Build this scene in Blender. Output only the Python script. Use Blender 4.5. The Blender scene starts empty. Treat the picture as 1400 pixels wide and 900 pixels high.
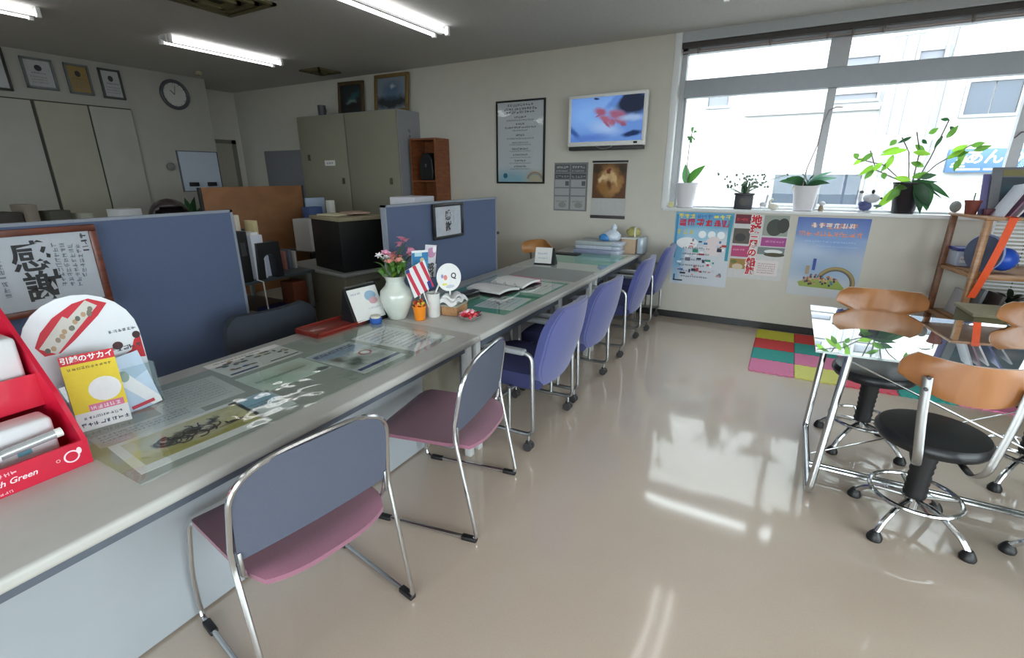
import bpy, bmesh, math, random
from mathutils import Matrix, Vector
random.seed(7)
R = math.radians
PI = math.pi
sc = bpy.context.scene
COL = sc.collection

# ------------------------------------------------------------------ camera
cam_d = bpy.data.cameras.new('camera'); cam = bpy.data.objects.new('camera', cam_d); COL.objects.link(cam)
cam_d.sensor_width = 36.0; cam_d.lens = 658.24 / 1400 * 36; cam_d.clip_start = 0.02; cam_d.clip_end = 200
pitch, yaw, roll = R(17.7148), R(29.2516), R(-0.11608)
fw = Vector((-math.sin(yaw)*math.cos(pitch), math.cos(yaw)*math.cos(pitch), -math.sin(pitch)))
rt = Vector((math.cos(yaw), math.sin(yaw), 0)); up = rt.cross(fw)
r2 = rt*math.cos(roll) + up*math.sin(roll); u2 = up*math.cos(roll) - rt*math.sin(roll)
m = Matrix((r2, u2, -fw)).transposed().to_4x4(); m.translation = (0, 0, 1.5)
cam.matrix_world = m
sc.camera = cam

# ------------------------------------------------------------------ world (overcast daylight)
w = bpy.data.worlds.new('world'); sc.world = w; w.use_nodes = True
nt = w.node_tree; nt.nodes.clear()
bg = nt.nodes.new('ShaderNodeBackground'); out = nt.nodes.new('ShaderNodeOutputWorld')
bg.inputs[0].default_value = (0.93, 0.965, 1.0, 1); bg.inputs[1].default_value = 8.6
nt.links.new(bg.outputs[0], out.inputs[0])

# ------------------------------------------------------------------ view / render quality
sc.view_settings.view_transform = 'Standard'; sc.view_settings.look = 'None'
sc.view_settings.gamma = 1.0; sc.view_settings.use_curve_mapping = False
sc.view_settings.exposure = 0.14
try:
    sc.cycles.use_denoising = True; sc.cycles.denoiser = 'OPENIMAGEDENOISE'
    sc.cycles.max_bounces = 10; sc.cycles.diffuse_bounces = 5; sc.cycles.glossy_bounces = 4
    sc.cycles.transparent_max_bounces = 16; sc.cycles.sample_clamp_indirect = 6
    sc.cycles.caustics_reflective = False; sc.cycles.caustics_refractive = False
except Exception:
    pass

# daylight portal in the window opening
def portal(name, loc, rot, sx, sy):
    l = bpy.data.lights.new(name, 'AREA'); l.shape = 'RECTANGLE'; l.size = sx; l.size_y = sy
    l.cycles.is_portal = True
    o = bpy.data.objects.new(name, l); o.location = loc; o.rotation_euler = rot; COL.objects.link(o)
portal('window_portal', (1.1, 5.60, 1.95), (R(-90), 0, 0), 4.6, 1.65)
portal('front_portal', (.2, -4.2, 1.35), (R(90), 0, 0), 5.4, 2.1)
portal('unseen_side_portal', (3.62, -0.5, 1.25), (R(90), 0, R(90)), 5.0, 2.3)

# ------------------------------------------------------------------ colours and materials
def lin(c):
    c /= 255.0
    return c/12.92 if c <= 0.04045 else ((c+0.055)/1.055)**2.4
def C(r, g, b): return (lin(r), lin(g), lin(b), 1.0)
MATS = {}
def mat(name, rgb, rough=0.6, metal=0.0, noise=0.04, scale=30.0, bump=0.0, spec=0.5, coat=0.0, emit=0.0, stretch=None, sheen=0.0, coat_rough=0.08):
    if name in MATS: return MATS[name]
    m = bpy.data.materials.new(name); m.use_nodes = True; n = m.node_tree; p = n.nodes['Principled BSDF']
    col = C(*rgb)
    p.inputs['Roughness'].default_value = rough; p.inputs['Metallic'].default_value = metal
    p.inputs['Specular IOR Level'].default_value = spec; p.inputs['Coat Weight'].default_value = coat
    p.inputs['Coat Roughness'].default_value = coat_rough; p.inputs['Sheen Weight'].default_value = sheen
    if noise > 0 or bump > 0:
        tc = n.nodes.new('ShaderNodeTexCoord'); tex = n.nodes.new('ShaderNodeTexNoise')
        tex.inputs['Scale'].default_value = scale; tex.inputs['Detail'].default_value = 3
        if stretch:
            mp = n.nodes.new('ShaderNodeMapping'); mp.inputs['Scale'].default_value = stretch
            n.links.new(tc.outputs['Object'], mp.inputs[0]); n.links.new(mp.outputs[0], tex.inputs['Vector'])
        else: n.links.new(tc.outputs['Object'], tex.inputs['Vector'])
        mr = n.nodes.new('ShaderNodeMapRange'); mr.inputs['From Min'].default_value = .3; mr.inputs['From Max'].default_value = .7
        mr.inputs['To Min'].default_value = 1-noise; mr.inputs['To Max'].default_value = 1+noise
        n.links.new(tex.outputs[0], mr.inputs[0])
        mx = n.nodes.new('ShaderNodeVectorMath'); mx.operation = 'SCALE'; mx.inputs[0].default_value = col[:3]
        n.links.new(mr.outputs[0], mx.inputs['Scale']); n.links.new(mx.outputs[0], p.inputs['Base Color'])
        if bump > 0:
            b = n.nodes.new('ShaderNodeBump'); b.inputs['Strength'].default_value = bump; b.inputs['Distance'].default_value = 0.002
            n.links.new(tex.outputs[0], b.inputs['Height']); n.links.new(b.outputs[0], p.inputs['Normal'])
    else: p.inputs['Base Color'].default_value = col
    if emit > 0:
        p.inputs['Emission Color'].default_value = col; p.inputs['Emission Strength'].default_value = emit
    MATS[name] = m; return m
def K(rgb, rough=0.6):                      # plain printed / painted colour
    return mat('ink_%d_%d_%d' % tuple(rgb), rgb, rough, noise=0.02, scale=60)
def glass(name, tint=(235, 245, 245), refl=1.0, rough=0.0, opacity=0.0, bump=0.0, bscale=8.0, body=(200,215,210)):
    if name in MATS: return MATS[name]
    m = bpy.data.materials.new(name); m.use_nodes = True; n = m.node_tree; n.nodes.clear()
    o = n.nodes.new('ShaderNodeOutputMaterial'); tr = n.nodes.new('ShaderNodeBsdfTransparent'); tr.inputs[0].default_value = C(*tint)
    gl = n.nodes.new('ShaderNodeBsdfGlossy'); gl.inputs['Roughness'].default_value = rough; gl.inputs[0].default_value = (1, 1, 1, 1)
    df = n.nodes.new('ShaderNodeBsdfDiffuse'); df.inputs[0].default_value = C(*body)
    m0 = n.nodes.new('ShaderNodeMixShader'); m0.inputs[0].default_value = opacity
    n.links.new(tr.outputs[0], m0.inputs[1]); n.links.new(df.outputs[0], m0.inputs[2])
    fr = n.nodes.new('ShaderNodeFresnel'); fr.inputs[0].default_value = 1.5
    mu = n.nodes.new('ShaderNodeMath'); mu.operation = 'MULTIPLY'; mu.inputs[1].default_value = refl; mu.use_clamp = True
    ge = n.nodes.new('ShaderNodeNewGeometry'); iv = n.nodes.new('ShaderNodeMath'); iv.operation = 'SUBTRACT'; iv.inputs[0].default_value = 1.0; n.links.new(ge.outputs['Backfacing'], iv.inputs[1])
    m2 = n.nodes.new('ShaderNodeMath'); m2.operation = 'MULTIPLY'; n.links.new(fr.outputs[0], m2.inputs[0]); n.links.new(iv.outputs[0], m2.inputs[1]); n.links.new(m2.outputs[0], mu.inputs[0])
    mx = n.nodes.new('ShaderNodeMixShader'); n.links.new(mu.outputs[0], mx.inputs[0]); n.links.new(m0.outputs[0], mx.inputs[1]); n.links.new(gl.outputs[0], mx.inputs[2])
    n.links.new(mx.outputs[0], o.inputs[0])
    if bump > 0:
        tc = n.nodes.new('ShaderNodeTexCoord'); t = n.nodes.new('ShaderNodeTexNoise'); t.inputs['Scale'].default_value = bscale; t.inputs['Detail'].default_value = 1.5
        n.links.new(tc.outputs['Object'], t.inputs[0]); b = n.nodes.new('ShaderNodeBump'); b.inputs['Strength'].default_value = bump; b.inputs['Distance'].default_value = 0.01
        n.links.new(t.outputs[0], b.inputs['Height'])
        n.links.new(b.outputs[0], gl.inputs['Normal'])
    MATS[name] = m; return m
def wood(name, rgb, rgb2, rough=0.35, scale=(3, 3, 30), coat=0.2):
    if name in MATS: return MATS[name]
    m = bpy.data.materials.new(name); m.use_nodes = True; n = m.node_tree; p = n.nodes['Principled BSDF']
    tc = n.nodes.new('ShaderNodeTexCoord'); mp = n.nodes.new('ShaderNodeMapping'); mp.inputs['Scale'].default_value = scale
    t = n.nodes.new('ShaderNodeTexNoise'); t.inputs['Scale'].default_value = 2.0; t.inputs['Detail'].default_value = 6; t.inputs['Distortion'].default_value = .6
    cr = n.nodes.new('ShaderNodeValToRGB'); cr.color_ramp.elements[0].color = C(*rgb); cr.color_ramp.elements[1].color = C(*rgb2)
    cr.color_ramp.elements[0].position = .35; cr.color_ramp.elements[1].position = .65
    n.links.new(tc.outputs['Object'], mp.inputs[0]); n.links.new(mp.outputs[0], t.inputs[0]); n.links.new(t.outputs[0], cr.inputs[0]); n.links.new(cr.outputs[0], p.inputs['Base Color'])
    p.inputs['Roughness'].default_value = rough; p.inputs['Coat Weight'].default_value = coat; p.inputs['Coat Roughness'].default_value = .15
    MATS[name] = m; return m
def picture(name, base, shapes, rough=0.45, emit=0.0, warp=0.05, top=None, wscale=6.0):
    """flat print: soft blobs (cx, cy, rx, ry, angle, rgb, softness) over a base colour in UV space"""
    m = bpy.data.materials.new(name); m.use_nodes = True; n = m.node_tree; p = n.nodes['Principled BSDF']
    tc = n.nodes.new('ShaderNodeTexCoord'); t = n.nodes.new('ShaderNodeTexNoise'); t.inputs['Scale'].default_value = wscale; t.inputs['Detail'].default_value = 4
    n.links.new(tc.outputs['UV'], t.inputs[0])
    ma = n.nodes.new('ShaderNodeVectorMath'); ma.operation = 'MULTIPLY_ADD'; ma.inputs[1].default_value = (warp*2,)*3; 
    n.links.new(t.outputs['Color'], ma.inputs[0])
    sb = n.nodes.new('ShaderNodeVectorMath'); sb.operation = 'SUBTRACT'; sb.inputs[1].default_value = (warp,)*3
    n.links.new(tc.outputs['UV'], sb.inputs[0]); n.links.new(sb.outputs[0], ma.inputs[2])
    if top:
        g = n.nodes.new('ShaderNodeSeparateXYZ'); n.links.new(ma.outputs[0], g.inputs[0])
        mx = n.nodes.new('ShaderNodeMixRGB'); mx.inputs[1].default_value = C(*base); mx.inputs[2].default_value = C(*top); n.links.new(g.outputs[1], mx.inputs[0]); cur = mx.outputs[0]
    else:
        rg = n.nodes.new('ShaderNodeRGB'); rg.outputs[0].default_value = C(*base); cur = rg.outputs[0]
    for (cx, cy, rx, ry, an, rgb, soft) in shapes:
        a = n.nodes.new('ShaderNodeMapping'); a.vector_type = 'TEXTURE'
        a.inputs['Location'].default_value = (cx, cy, 0); a.inputs['Rotation'].default_value = (0, 0, R(an)); a.inputs['Scale'].default_value = (rx, ry, 1)
        n.links.new(ma.outputs[0], a.inputs[0])
        z = n.nodes.new('ShaderNodeVectorMath'); z.operation = 'MULTIPLY'; z.inputs[1].default_value = (1, 1, 0); n.links.new(a.outputs[0], z.inputs[0])
        l = n.nodes.new('ShaderNodeVectorMath'); l.operation = 'LENGTH'; n.links.new(z.outputs[0], l.inputs[0])
        r = n.nodes.new('ShaderNodeMapRange'); r.inputs['From Min'].default_value = 1-soft; r.inputs['From Max'].default_value = 1+soft
        r.inputs['To Min'].default_value = 1; r.inputs['To Max'].default_value = 0; n.links.new(l.outputs['Value'], r.inputs[0])
        x = n.nodes.new('ShaderNodeMixRGB'); x.inputs[2].default_value = C(*rgb); n.links.new(r.outputs[0], x.inputs[0]); n.links.new(cur, x.inputs[1]); cur = x.outputs[0]
    n.links.new(cur, p.inputs['Base Color']); p.inputs['Roughness'].default_value = rough
    if emit:
        p.inputs['Base Color'].default_value = (0, 0, 0, 1); n.links.remove(p.inputs['Base Color'].links[0])
        n.links.new(cur, p.inputs['Emission Color']); p.inputs['Emission Strength'].default_value = emit
    return m

# ------------------------------------------------------------------ mesh builder
def T(x=0, y=0, z=0): return Matrix.Translation((x, y, z))
def RX(a): return Matrix.Rotation(R(a), 4, 'X')
def RY(a): return Matrix.Rotation(R(a), 4, 'Y')
def RZ(a): return Matrix.Rotation(R(a), 4, 'Z')
class MB:
    def __init__(s): s.v = []; s.f = []; s.mi = []; s.uv = {}
    def add(s, vs, fs, mi=0, M=None, uv=None):
        o = len(s.v)
        for p in vs: s.v.append(tuple(M @ Vector(p)) if M is not None else tuple(p))
        for i, f in enumerate(fs):
            if uv and i in uv: s.uv[len(s.f)] = uv[i]
            s.f.append(tuple(o+k for k in f)); s.mi.append(mi)
        return s
    def box(s, x0, x1, y0, y1, z0, z1, mi=0, M=None):
        vs = [(x, y, z) for x in (x0, x1) for y in (y0, y1) for z in (z0, z1)]
        return s.add(vs, [(0,1,3,2), (4,6,7,5), (0,4,5,1), (2,3,7,6), (0,2,6,4), (1,5,7,3)], mi, M)
    def rbox(s, x0, x1, y0, y1, z0, z1, r=.01, seg=2, mi=0, M=None):
        b = bmesh.new(); bmesh.ops.create_cube(b, size=1)
        for v in b.verts: v.co = Vector(((x0+x1)/2+v.co.x*(x1-x0), (y0+y1)/2+v.co.y*(y1-y0), (z0+z1)/2+v.co.z*(z1-z0)))
        bmesh.ops.bevel(b, geom=b.edges[:], offset=r, segments=seg, affect='EDGES', profile=.5)
        s.frombm(b, mi, M); return s
    def frombm(s, b, mi=0, M=None):
        b.verts.index_update(); s.add([v.co.copy() for v in b.verts], [tuple(v.index for v in f.verts) for f in b.faces], mi, M); b.free()
    def tube(s, pts, r, seg=8, closed=False, mi=0, M=None, cap=True, radii=None, flat=1.0):
        P = [Vector(p) for p in pts]; n = len(P); vs = []; fs = []
        prev = None
        for i in range(n):
            a = P[(i-1) % n] if (closed or i > 0) else P[i]; c = P[(i+1) % n] if (closed or i < n-1) else P[i]
            t = (c-a).normalized() if (c-a).length > 1e-9 else Vector((0,0,1))
            if prev is None:
                nn = t.orthogonal().normalized() if abs(t.z) > .9 else t.cross(Vector((0,0,1))).normalized()
            else:
                nn = prev - t*prev.dot(t); nn = nn.normalized() if nn.length > 1e-6 else t.orthogonal().normalized()
            prev = nn; bn = t.cross(nn); rr = radii[i] if radii else r
            for k in range(seg):
                an = 2*PI*k/seg; vs.append(P[i] + nn*math.cos(an)*rr + bn*math.sin(an)*rr*flat)
        m_ = n if closed else n-1
        for i in range(m_):
            for k in range(seg):
                a = i*seg+k; b_ = i*seg+(k+1) % seg; c = ((i+1) % n)*seg+(k+1) % seg; d = ((i+1) % n)*seg+k
                fs.append((a, b_, c, d))
        if not closed and cap:
            fs.append(tuple(range(seg))[::-1]); fs.append(tuple((n-1)*seg+k for k in range(seg)))
        return s.add(vs, fs, mi, M)
    def lathe(s, prof, seg=20, mi=0, M=None, sx=1.0, sy=1.0):
        vs = []; fs = []; n = len(prof)
        for (r, z) in prof:
            for k in range(seg):
                a = 2*PI*k/seg; vs.append((r*math.cos(a)*sx, r*math.sin(a)*sy, z))
        for i in range(n-1):
            for k in range(seg):
                fs.append((i*seg+k, i*seg+(k+1) % seg, (i+1)*seg+(k+1) % seg, (i+1)*seg+k))
        if prof[0][0] > 1e-5: fs.append(tuple(range(seg))[::-1])
        if prof[-1][0] > 1e-5: fs.append(tuple((n-1)*seg+k for k in range(seg)))
        return s.add(vs, fs, mi, M)
    def ball(s, c, r, seg=10, rings=6, mi=0, M=None, sx=1, sy=1, sz=1):
        prof = [(max(1e-6, math.sin(PI*i/rings)*r), -math.cos(PI*i/rings)*r*sz) for i in range(rings+1)]
        mm = T(*c) if M is None else M @ T(*c)
        return s.lathe(prof, seg, mi, mm, sx, sy)
    def prism(s, poly, d, mi=0, M=None, uvbox=None):
        """poly in local XZ (facing -Y), thickness d toward +Y"""
        n = len(poly); vs = [(x, 0, z) for x, z in poly]+[(x, d, z) for x, z in poly]
        fs = [tuple(range(n)), tuple(range(2*n-1, n-1, -1))]
        fs += [(i, i+n, (i+1) % n+n, (i+1) % n) for i in range(n)]
        xs = [p[0] for p in poly]; zs = [p[1] for p in poly]
        u = {0: [((x-min(xs))/(max(xs)-min(xs)), (z-min(zs))/(max(zs)-min(zs))) for x, z in poly]}
        return s.add(vs, fs, mi, M, u)
def obj(name, mb, mats, parent=None, smooth=38, loc=None, rot=None, bevel=0):
    me = bpy.data.meshes.new(name); me.from_pydata(mb.v, [], mb.f)
    if not isinstance(mats, (list, tuple)): mats = [mats]
    for x in mats: me.materials.append(x)
    if any(mb.mi): me.polygons.foreach_set('material_index', mb.mi)
    if mb.uv:
        ul = me.uv_layers.new(name='UVMap')
        for fi, uvs in mb.uv.items():
            p = me.polygons[fi]
            for k, li in enumerate(p.loop_indices): ul.data[li].uv = uvs[k]
    b = bmesh.new(); b.from_mesh(me)
    bmesh.ops.recalc_face_normals(b, faces=b.faces[:]); b.to_mesh(me); b.free()
    if smooth:
        me.polygons.foreach_set('use_smooth', [True]*len(me.polygons)); me.set_sharp_from_angle(angle=R(smooth))
    o = bpy.data.objects.new(name, me); COL.objects.link(o)
    if parent is not None: o.parent = parent
    if loc: o.location = loc
    if rot: o.rotation_euler = rot
    if bevel:
        md = o.modifiers.new('bevel', 'BEVEL'); md.width = bevel; md.segments = 2; md.limit_method = 'ANGLE'
    return o
def tag(o, label=None, cat=None, group=None, kind=None):
    if label: o['label'] = label
    if cat: o['category'] = cat
    if group: o['group'] = group
    if kind: o['kind'] = kind
    return o
def thing(name, label, cat, loc=(0, 0, 0), rz=0, group=None, rot=None):
    o = bpy.data.objects.new(name, None); COL.objects.link(o); o.empty_display_size = .1
    o.location = loc; o.rotation_euler = rot if rot else (0, 0, R(rz)); return tag(o, label, cat, group)
KIDS = {}
def copy_tree(src, loc, rz, label):
    c = src.copy(); COL.objects.link(c); c.location = loc; c.rotation_euler = (0, 0, R(rz)); c['label'] = label
    for ch in list(src.children):
        d = ch.copy(); COL.objects.link(d); d.parent = c
        for g in list(ch.children):
            e = g.copy(); COL.objects.link(e); e.parent = d
    return c
def struct(name, mb, mats, parent=None, **k):
    o = obj(name, mb, mats, parent, **k)
    if parent is None: o['kind'] = 'structure'
    return o
def arc(c, r, a0, a1, n=6, plane='xz'):
    out_ = []
    for i in range(n+1):
        a = R(a0+(a1-a0)*i/n); u, v = r*math.cos(a), r*math.sin(a)
        out_.append({'xz': (c[0]+u, c[1], c[2]+v), 'yz': (c[0], c[1]+u, c[2]+v), 'xy': (c[0]+u, c[1]+v, c[2])}[plane])
    return out_
def fillet(pts, rad, n=5):
    """round the corners of a polyline"""
    P = [Vector(p) for p in pts]; o = [P[0]]
    for i in range(1, len(P)-1):
        a, b, c = P[i-1], P[i], P[i+1]; r = rad[i-1] if isinstance(rad, (list, tuple)) else rad
        r = min(r, (a-b).length*.49, (c-b).length*.49)
        p = b+(a-b).normalized()*r; q = b+(c-b).normalized()*r
        for k in range(n+1):
            t = k/n; o.append(p*(1-t)**2+b*2*t*(1-t)+q*t*t)
    o.append(P[-1]); return o
def rrect(x0, x1, z0, z1, r, n=4):
    o = []
    for cx, cz, a in ((x1-r, z0+r, -90), (x1-r, z1-r, 0), (x0+r, z1-r, 90), (x0+r, z0+r, 180)):
        for k in range(n+1):
            t = R(a+90*k/n); o.append((cx+r*math.cos(t), cz+r*math.sin(t)))
    return o
# ---- print layers: thin ink shapes in local XZ facing -Y
class Ink:
    def __init__(s): s.mb = MB(); s.cols = []
    def ci(s, rgb):
        rgb = tuple(rgb)
        if rgb not in s.cols: s.cols.append(rgb)
        return s.cols.index(rgb)
    def poly(s, pts, rgb, lay=1):
        y = -.0006*lay-3e-6*len(s.mb.f); s.mb.add([(x, y, z) for x, z in pts], [tuple(range(len(pts)))], s.ci(rgb)); return s
    def rect(s, x, z, w_, h, rgb, lay=1): return s.poly([(x, z), (x+w_, z), (x+w_, z+h), (x, z+h)], rgb, lay)
    def ell(s, x, z, rx, rz, rgb, lay=1, n=18): return s.poly([(x+rx*math.cos(2*PI*k/n), z+rz*math.sin(2*PI*k/n)) for k in range(n)], rgb, lay)
    def ring(s, x, z, r0, r1, a0, a1, rgb, lay=1, n=24, sq=1.0):
        y = -.0006*lay-3e-6*len(s.mb.f); vs = []; fs = []
        for k in range(n+1):
            a = R(a0+(a1-a0)*k/n)
            vs += [(x+r0*math.cos(a), y, z+r0*math.sin(a)*sq), (x+r1*math.cos(a), y, z+r1*math.sin(a)*sq)]
        for k in range(n): fs.append((2*k, 2*k+1, 2*k+3, 2*k+2))
        s.mb.add(vs, fs, s.ci(rgb)); return s
    def stroke(s, x0, z0, x1, z1, t, rgb, lay=1):
        d = Vector((x1-x0, z1-z0)); l = d.length or 1e-6; n = Vector((-d.y, d.x))*(t/2/l)
        return s.poly([(x0+n.x, z0+n.y), (x0-n.x, z0-n.y), (x1-n.x, z1-n.y), (x1+n.x, z1+n.y)], rgb, lay)
    def glyphs(s, x, z, size, n, rgb, lay=1, vert=False, seed=0, gap=1.12):
        """unreadably small writing: dense little strokes"""
        rd = random.Random(seed*31+n)
        for i in range(n):
            gx, gz = (x, z-i*size*gap) if vert else (x+i*size*gap, z)
            for k in range(4):
                if rd.random() < .5: a = rd.random()*.8; s.stroke(gx+size*.08, gz+size*a+size*.1, gx+size*.92, gz+size*(a+rd.uniform(-.1, .1))+size*.1, size*.13, rgb, lay)
                else: a = rd.random()*.8; s.stroke(gx+size*(a+.1), gz+size*.08, gx+size*(a+.1+rd.uniform(-.25, .25)), gz+size*.92, size*.13, rgb, lay)
        return s
    def done(s, name, parent, loc=None, rot=None, M=None):
        if M is not None: s.mb.v = [tuple(M @ Vector(v)) for v in s.mb.v]
        me = bpy.data.meshes.new(name); me.from_pydata(s.mb.v, [], s.mb.f)
        for c in s.cols: me.materials.append(K(c))
        me.polygons.foreach_set('material_index', s.mb.mi)
        o = bpy.data.objects.new(name, me); COL.objects.link(o); o.parent = parent; o['kind'] = 'stuff'
        if loc: o.location = loc
        if rot: o.rotation_euler = rot
        return o
def text(body, size, rgb, parent, M, name='lettering', bold=0.0, align='CENTER', depth=0.0, space=1.0, shear=0.0, line=1.0, material=None):
    """text in local XZ facing -Y, then M"""
    cu = bpy.data.curves.new('t', 'FONT'); cu.body = body; cu.size = size; cu.offset = bold; cu.align_x = align; cu.align_y = 'CENTER'
    cu.resolution_u = 3; cu.space_character = space; cu.shear = shear; cu.extrude = depth; cu.space_line = line
    t = bpy.data.objects.new('t', cu); COL.objects.link(t); bpy.context.view_layer.update()
    me = bpy.data.meshes.new_from_object(t.evaluated_get(bpy.context.evaluated_depsgraph_get())); me.name = name
    bpy.data.objects.remove(t); bpy.data.curves.remove(cu)
    me.transform(M @ RX(90)); me.materials.clear(); me.materials.append(material or K(rgb))
    o = bpy.data.objects.new(name, me); COL.objects.link(o); o.parent = parent; return o

def leafmat(name, rgb, tr=.45):
    if name in MATS: return MATS[name]
    m = mat(name, rgb, .4, noise=.15, scale=14); n = m.node_tree; p = n.nodes['Principled BSDF']; o = n.nodes['Material Output']
    t = n.nodes.new('ShaderNodeBsdfTranslucent'); t.inputs[0].default_value = C(min(255, int(rgb[0]*1.15)), min(255, int(rgb[1]*1.2)), rgb[2]); x = n.nodes.new('ShaderNodeMixShader'); x.inputs[0].default_value = tr
    n.links.new(p.outputs[0], x.inputs[1]); n.links.new(t.outputs[0], x.inputs[2]); n.links.new(x.outputs[0], o.inputs[0]); return m
CH = mat('chrome', (205, 207, 210), .16, 1, noise=.02)
SATIN = mat('satin_steel', (176, 178, 180), .32, 1, noise=.03)
BLK = mat('black_plastic', (24, 24, 26), .45, noise=.08)
WHT = mat('white_plastic', (232, 232, 230), .4, noise=.02)
PAPER = mat('white_paper', (228, 228, 226), .7, noise=.02)

# ================================================================== SETTING
XL, XR, YB, YF, H = -7.4, 3.6, 5.343, -4.0, 2.79
WALL = mat('wall_paint', (203, 200, 190), .85, noise=.02, scale=8, bump=.12)
CEIL = mat('ceiling_board', (196, 195, 192), .9, noise=.05, scale=60, bump=.3)
def floor_material():
    m = bpy.data.materials.new('waxed_vinyl_floor'); m.use_nodes = True; n = m.node_tree; p = n.nodes['Principled BSDF']
    tc = n.nodes.new('ShaderNodeTexCoord'); t = n.nodes.new('ShaderNodeTexNoise'); t.inputs['Scale'].default_value = 1.3; t.inputs['Detail'].default_value = 5
    t2 = n.nodes.new('ShaderNodeTexNoise'); t2.inputs['Scale'].default_value = 140; t2.inputs['Detail'].default_value = 2
    n.links.new(tc.outputs['Object'], t.inputs[0]); n.links.new(tc.outputs['Object'], t2.inputs[0])
    cr = n.nodes.new('ShaderNodeValToRGB'); cr.color_ramp.elements[0].color = C(196, 178, 162); cr.color_ramp.elements[1].color = C(208, 192, 176)
    cr.color_ramp.elements[0].position = .3; cr.color_ramp.elements[1].position = .7
    mx = n.nodes.new('ShaderNodeMath'); mx.operation = 'MULTIPLY_ADD'; mx.inputs[1].default_value = .35; n.links.new(t2.outputs[0], mx.inputs[0])
    ml = n.nodes.new('ShaderNodeMath'); ml.operation = 'MULTIPLY'; ml.inputs[1].default_value = .65; n.links.new(t.outputs[0], ml.inputs[0]); n.links.new(ml.outputs[0], mx.inputs[2])
    n.links.new(mx.outputs[0], cr.inputs[0]); n.links.new(cr.outputs[0], p.inputs['Base Color'])
    rr = n.nodes.new('ShaderNodeMapRange'); rr.inputs['To Min'].default_value = .03; rr.inputs['To Max'].default_value = .12; n.links.new(t.outputs[0], rr.inputs[0]); n.links.new(rr.outputs[0], p.inputs['Coat Roughness'])
    p.inputs['Roughness'].default_value = .45; p.inputs['Coat Weight'].default_value = 1.0; p.inputs['Coat IOR'].default_value = 1.65
    t3 = n.nodes.new('ShaderNodeTexNoise'); t3.inputs['Scale'].default_value = 2.6; t3.inputs['Detail'].default_value = 1; n.links.new(tc.outputs['Object'], t3.inputs[0])
    b = n.nodes.new('ShaderNodeBump'); b.inputs['Strength'].default_value = .35; b.inputs['Distance'].default_value = .006; n.links.new(t3.outputs[0], b.inputs['Height'])
    n.links.new(b.outputs[0], p.inputs['Coat Normal'])
    return m
struct('floor', MB().box(-8.6, XR+.1, YF-.1, 5.75, -.1, 0), floor_material(), smooth=0)
struct('ceiling', MB().box(-8.6, XR+.1, YF-.1, 5.75, H, H+.1), CEIL, smooth=0)
# back wall with the wide window opening
WX0, WX1, WZ0, WZ1 = -1.13, 3.3, 1.165, 2.70
wb = MB(); wb.box(-8.4, WX0, YB, 5.7, 0, H); wb.box(WX0, WX1, YB, 5.7, 0, WZ0-.001); wb.box(WX1, XR+.1, YB, 5.7, 0, H); wb.box(WX0, WX1, YB, 5.7, WZ1, H)
struct('wall_back', wb, WALL, smooth=0)
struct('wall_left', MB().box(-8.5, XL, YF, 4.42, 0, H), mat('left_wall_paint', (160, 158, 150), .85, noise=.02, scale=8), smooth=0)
struct('wall_recess', MB().box(-8.5, -8.2, 4.42, YB, 0, H), WALL, smooth=0)
wf = MB(); wf.box(-8.5, -2.5, YF-.1, YF, 0, H); wf.box(-2.5, 2.9, YF-.1, YF, 2.4, H); wf.box(2.9, XR+.1, YF-.1, YF, 0, H); wf.box(-2.5, 2.9, YF-.1, YF, 0, .3)
struct('wall_front', wf, WALL, smooth=0)
# right wall: unseen glazing, added to daylight the room from the side
wr = MB(); wr.box(XR, XR+.1, YF, -3.0, 0, H); wr.box(XR, XR+.1, 2.0, YB, 0, H); wr.box(XR, XR+.1, -3.0, 2.0, 2.4, H); wr.box(XR, XR+.1, -3.0, 2.0, 0, .1)
struct('wall_right', wr, WALL, smooth=0)
WG = glass('window_glass', (245, 250, 250), 1.0)
AL = mat('window_aluminium', (168, 170, 174), .4, .3, noise=.02)
w2 = tag(bpy.data.objects.new('added_window_2', None), kind='structure'); COL.objects.link(w2)
mb = MB()
for y in (-3.0, -1.35, .3, 1.95): mb.box(XR+.02, XR+.07, y, y+.05, .1, 2.4)
obj('frame', mb, AL, w2, smooth=0)
for y in (-2.95, -1.3, .35): obj('pane', MB().box(XR+.04, XR+.046, y, y+1.6, .1, 2.4), WG, w2, smooth=0)
BB = mat('black_baseboard', (28, 27, 26), .4, noise=.1)
struct('baseboard_back', MB().box(XL, XR, YB-.008, YB, 0, .07), BB, smooth=0)
struct('baseboard_left', MB().box(XL, XL+.003, YF, 4.42, 0, .07), BB, smooth=0)

w3 = tag(bpy.data.objects.new('added_window_3', None), kind='structure'); COL.objects.link(w3)  # unseen glazing behind the camera, added to brighten the near floor
mb = MB()
for x in (-2.5, -.7, 1.1, 2.85): mb.box(x, x+.05, YF-.07, YF-.02, .3, 2.4)
obj('frame', mb, AL, w3, smooth=0)
for x in (-2.45, -.65, 1.15): obj('pane', MB().box(x, x+1.7, YF-.046, YF-.04, .3, 2.4), WG, w3, smooth=0)
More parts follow.
